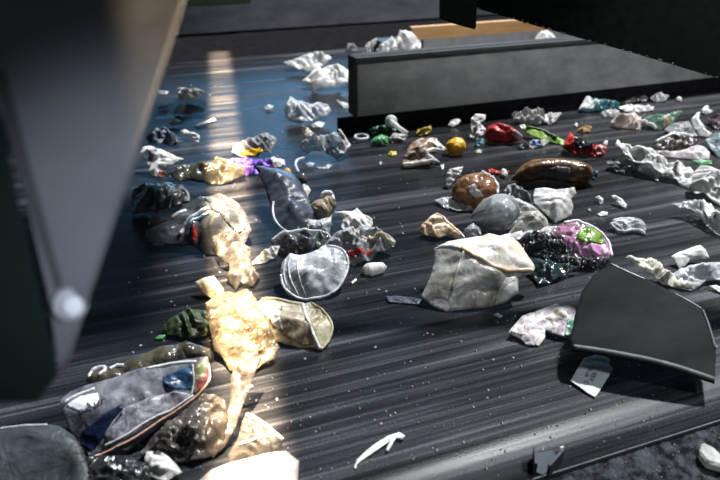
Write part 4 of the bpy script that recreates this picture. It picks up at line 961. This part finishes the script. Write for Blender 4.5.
for i in range(9):
    for j in range(14):
        a = math.pi * i / 8; b_ = 2 * math.pi * j / 14
        bv.append(c0 + RT * (.021 * math.sin(a) * math.cos(b_)) + UP * (.021 * math.cos(a)) + FW * (.008 * math.sin(a) * math.sin(b_)))
for i in range(8):
    for j in range(14):
        a = i * 14 + j; b_ = i * 14 + (j + 1) % 14
        bf.append((a, b_, b_ + 14, a + 14))
link('bowl', bv, bf, film('mint white', (0.75, 0.88, 0.80), 0.97, 0.35, trans=0.2), o)
piece('white_scrap', 'plastic scrap', 'white scrap tucked under the plastic spoon handle', [(388, 140), (394, 134), (402, 134), (408, 137), (404, 141), (396, 142), (392, 144)], WHT, 24, .4, .2)
piece('yellow_wrapper', 'wrapper', 'shiny yellow wrapper scrap behind the brown food wrapper', [(416, 135), (418, 130), (425, 130), (431, 127), (432, 131), (427, 135), (419, 137)], film('gold yellow', (0.62, 0.48, 0.08), 0.97, 0.3, (0.4, 0.3, 0.05), 0.5, trans=0.1), 24, .4, .2)
piece('white_scrap', 'plastic scrap', 'white flat flake in front of the divider skirt beyond yellow wrapper', [(448, 126), (451, 121), (457, 119), (461, 121), (458, 125), (452, 128)], WHT2, 22)
ring = [on_belt(361.5, 138.5) + ZU * .006 + RT * (.022 * math.cos(a)) + FH * (.026 * math.sin(a)) for a in [2 * math.pi * k / 24 for k in range(25)]]
v, f = tube_geo(ring, .0045); o = link('plastic_ring', v, f, RIMC, None, origin=ring[0])
tag(o, 'clear plastic ring lying flat beside the green cup piece', 'ring')
piece('yellow_chip', 'plastic scrap', 'flat dull yellow chip on the belt in front of green cup piece', [(388, 155), (390, 152), (396, 152), (397, 155), (392, 157)], film('dull yellow', (0.5, 0.42, 0.05), 0.97, 0.5, trans=0), 10)
piece('white_scrap', 'plastic scrap', 'small white triangle chip below the food wrapper corner', [(440, 166), (444, 165), (444, 169), (442, 171)], WHT2, 25)
piece('white_scrap', 'plastic scrap', 'small pale chip in front of yellow foam block', [(475, 152), (479, 150), (482, 152), (480, 154), (476, 154)], WHT, 20)
piece('white_scrap', 'plastic scrap', 'tiny white upright flake between clear ring and food wrapper', [(379, 165), (380, 162), (382, 163), (381, 166)], WHT2, 30)

# ---- waste on the deck behind the divider
def rear(name, cat, label, outline, mat, tilt, h, amp, z=.102, lam=.4):
    o = piece(name, cat, label, outline, mat, tilt, h, amp, lam, z0=z, rest=False)
    return o
DK = 0.24
piece('white_film', 'film', 'frothy white crumpled film heap behind the divider beside the wooden board', [(376, 50), (380, 44), (386, 41), (392, 37), (396, 39), (400, 31), (406, 30), (412, 33), (417, 37), (421, 44), (420, 54), (400, 56), (384, 56)], WHT2, 50, .4, .25, .35, z0=.11)
piece('white_film', 'film', 'small white curl behind the divider near its open end', [(363, 52), (366, 44), (372, 40), (377, 38), (376, 44), (371, 48), (370, 56)], WHT, 50, .4, .2, .35, z0=.11)
piece('white_film', 'film', 'white film hump behind the divider under the overhead beam', [(532, 48), (536, 36), (541, 31), (547, 30), (553, 34), (558, 40), (558, 50)], WHT2, 55, .4, .06, .5, z0=.11)
piece('grey_film', 'film', 'dim grey film lump past the open end of the divider', [(345, 50), (348, 44), (353, 43), (357, 47), (356, 54), (348, 54)], GRYF, 40, .4, .2, .35, z0=.06)

# ---- grit strewn over belt and ledge: uncountable
random.seed(11)
gv, gf = [], []
def grain(p, r):
    q = [Vector((random.uniform(-1, 1), random.uniform(-1, 1), random.uniform(-.6, .9))) * r for _ in range(3)]
    vv = [p + Vector((r, 0, 0)) + q[0] * .4, p + Vector((-r * .8, r * .5, 0)), p + Vector((-r * .3, -r, 0)), p + Vector((0, 0, r)) + q[1] * .4]
    k = len(gv); gv.extend(vv); gf.extend([(k, k + 1, k + 2), (k, k + 1, k + 3), (k + 1, k + 2, k + 3), (k + 2, k, k + 3)])
for k in range(900):
    x = random.uniform(120, 740); y = 60 + 420 * random.random() ** 0.8
    p = on_belt(x, y)
    if p.y < 0.62 or p.y > 3.3 or (2.17 < p.y < 2.45 and p.x > .7): continue
    grain(p + ZU * .001, random.choice([.0007, .001, .0014, .0022]) * (1 + p.y * .35))
for k in range(420):
    p = ledge_pt(random.uniform(470, 740), random.uniform(400, 500))
    if p.y > .597: continue
    grain(p + ZU * .0008, random.choice([.0006, .001, .0016]))
o = link('grit', gv, gf, solid('pale grit crumbs', (0.45, 0.46, 0.47), 0.7, 0.0, (0.12, 0.12, 0.13), 200.0), None, smooth=False)
tag(o, 'fine pale grit crumbs strewn over the belt and ledge', 'grit'); o['kind'] = 'stuff'
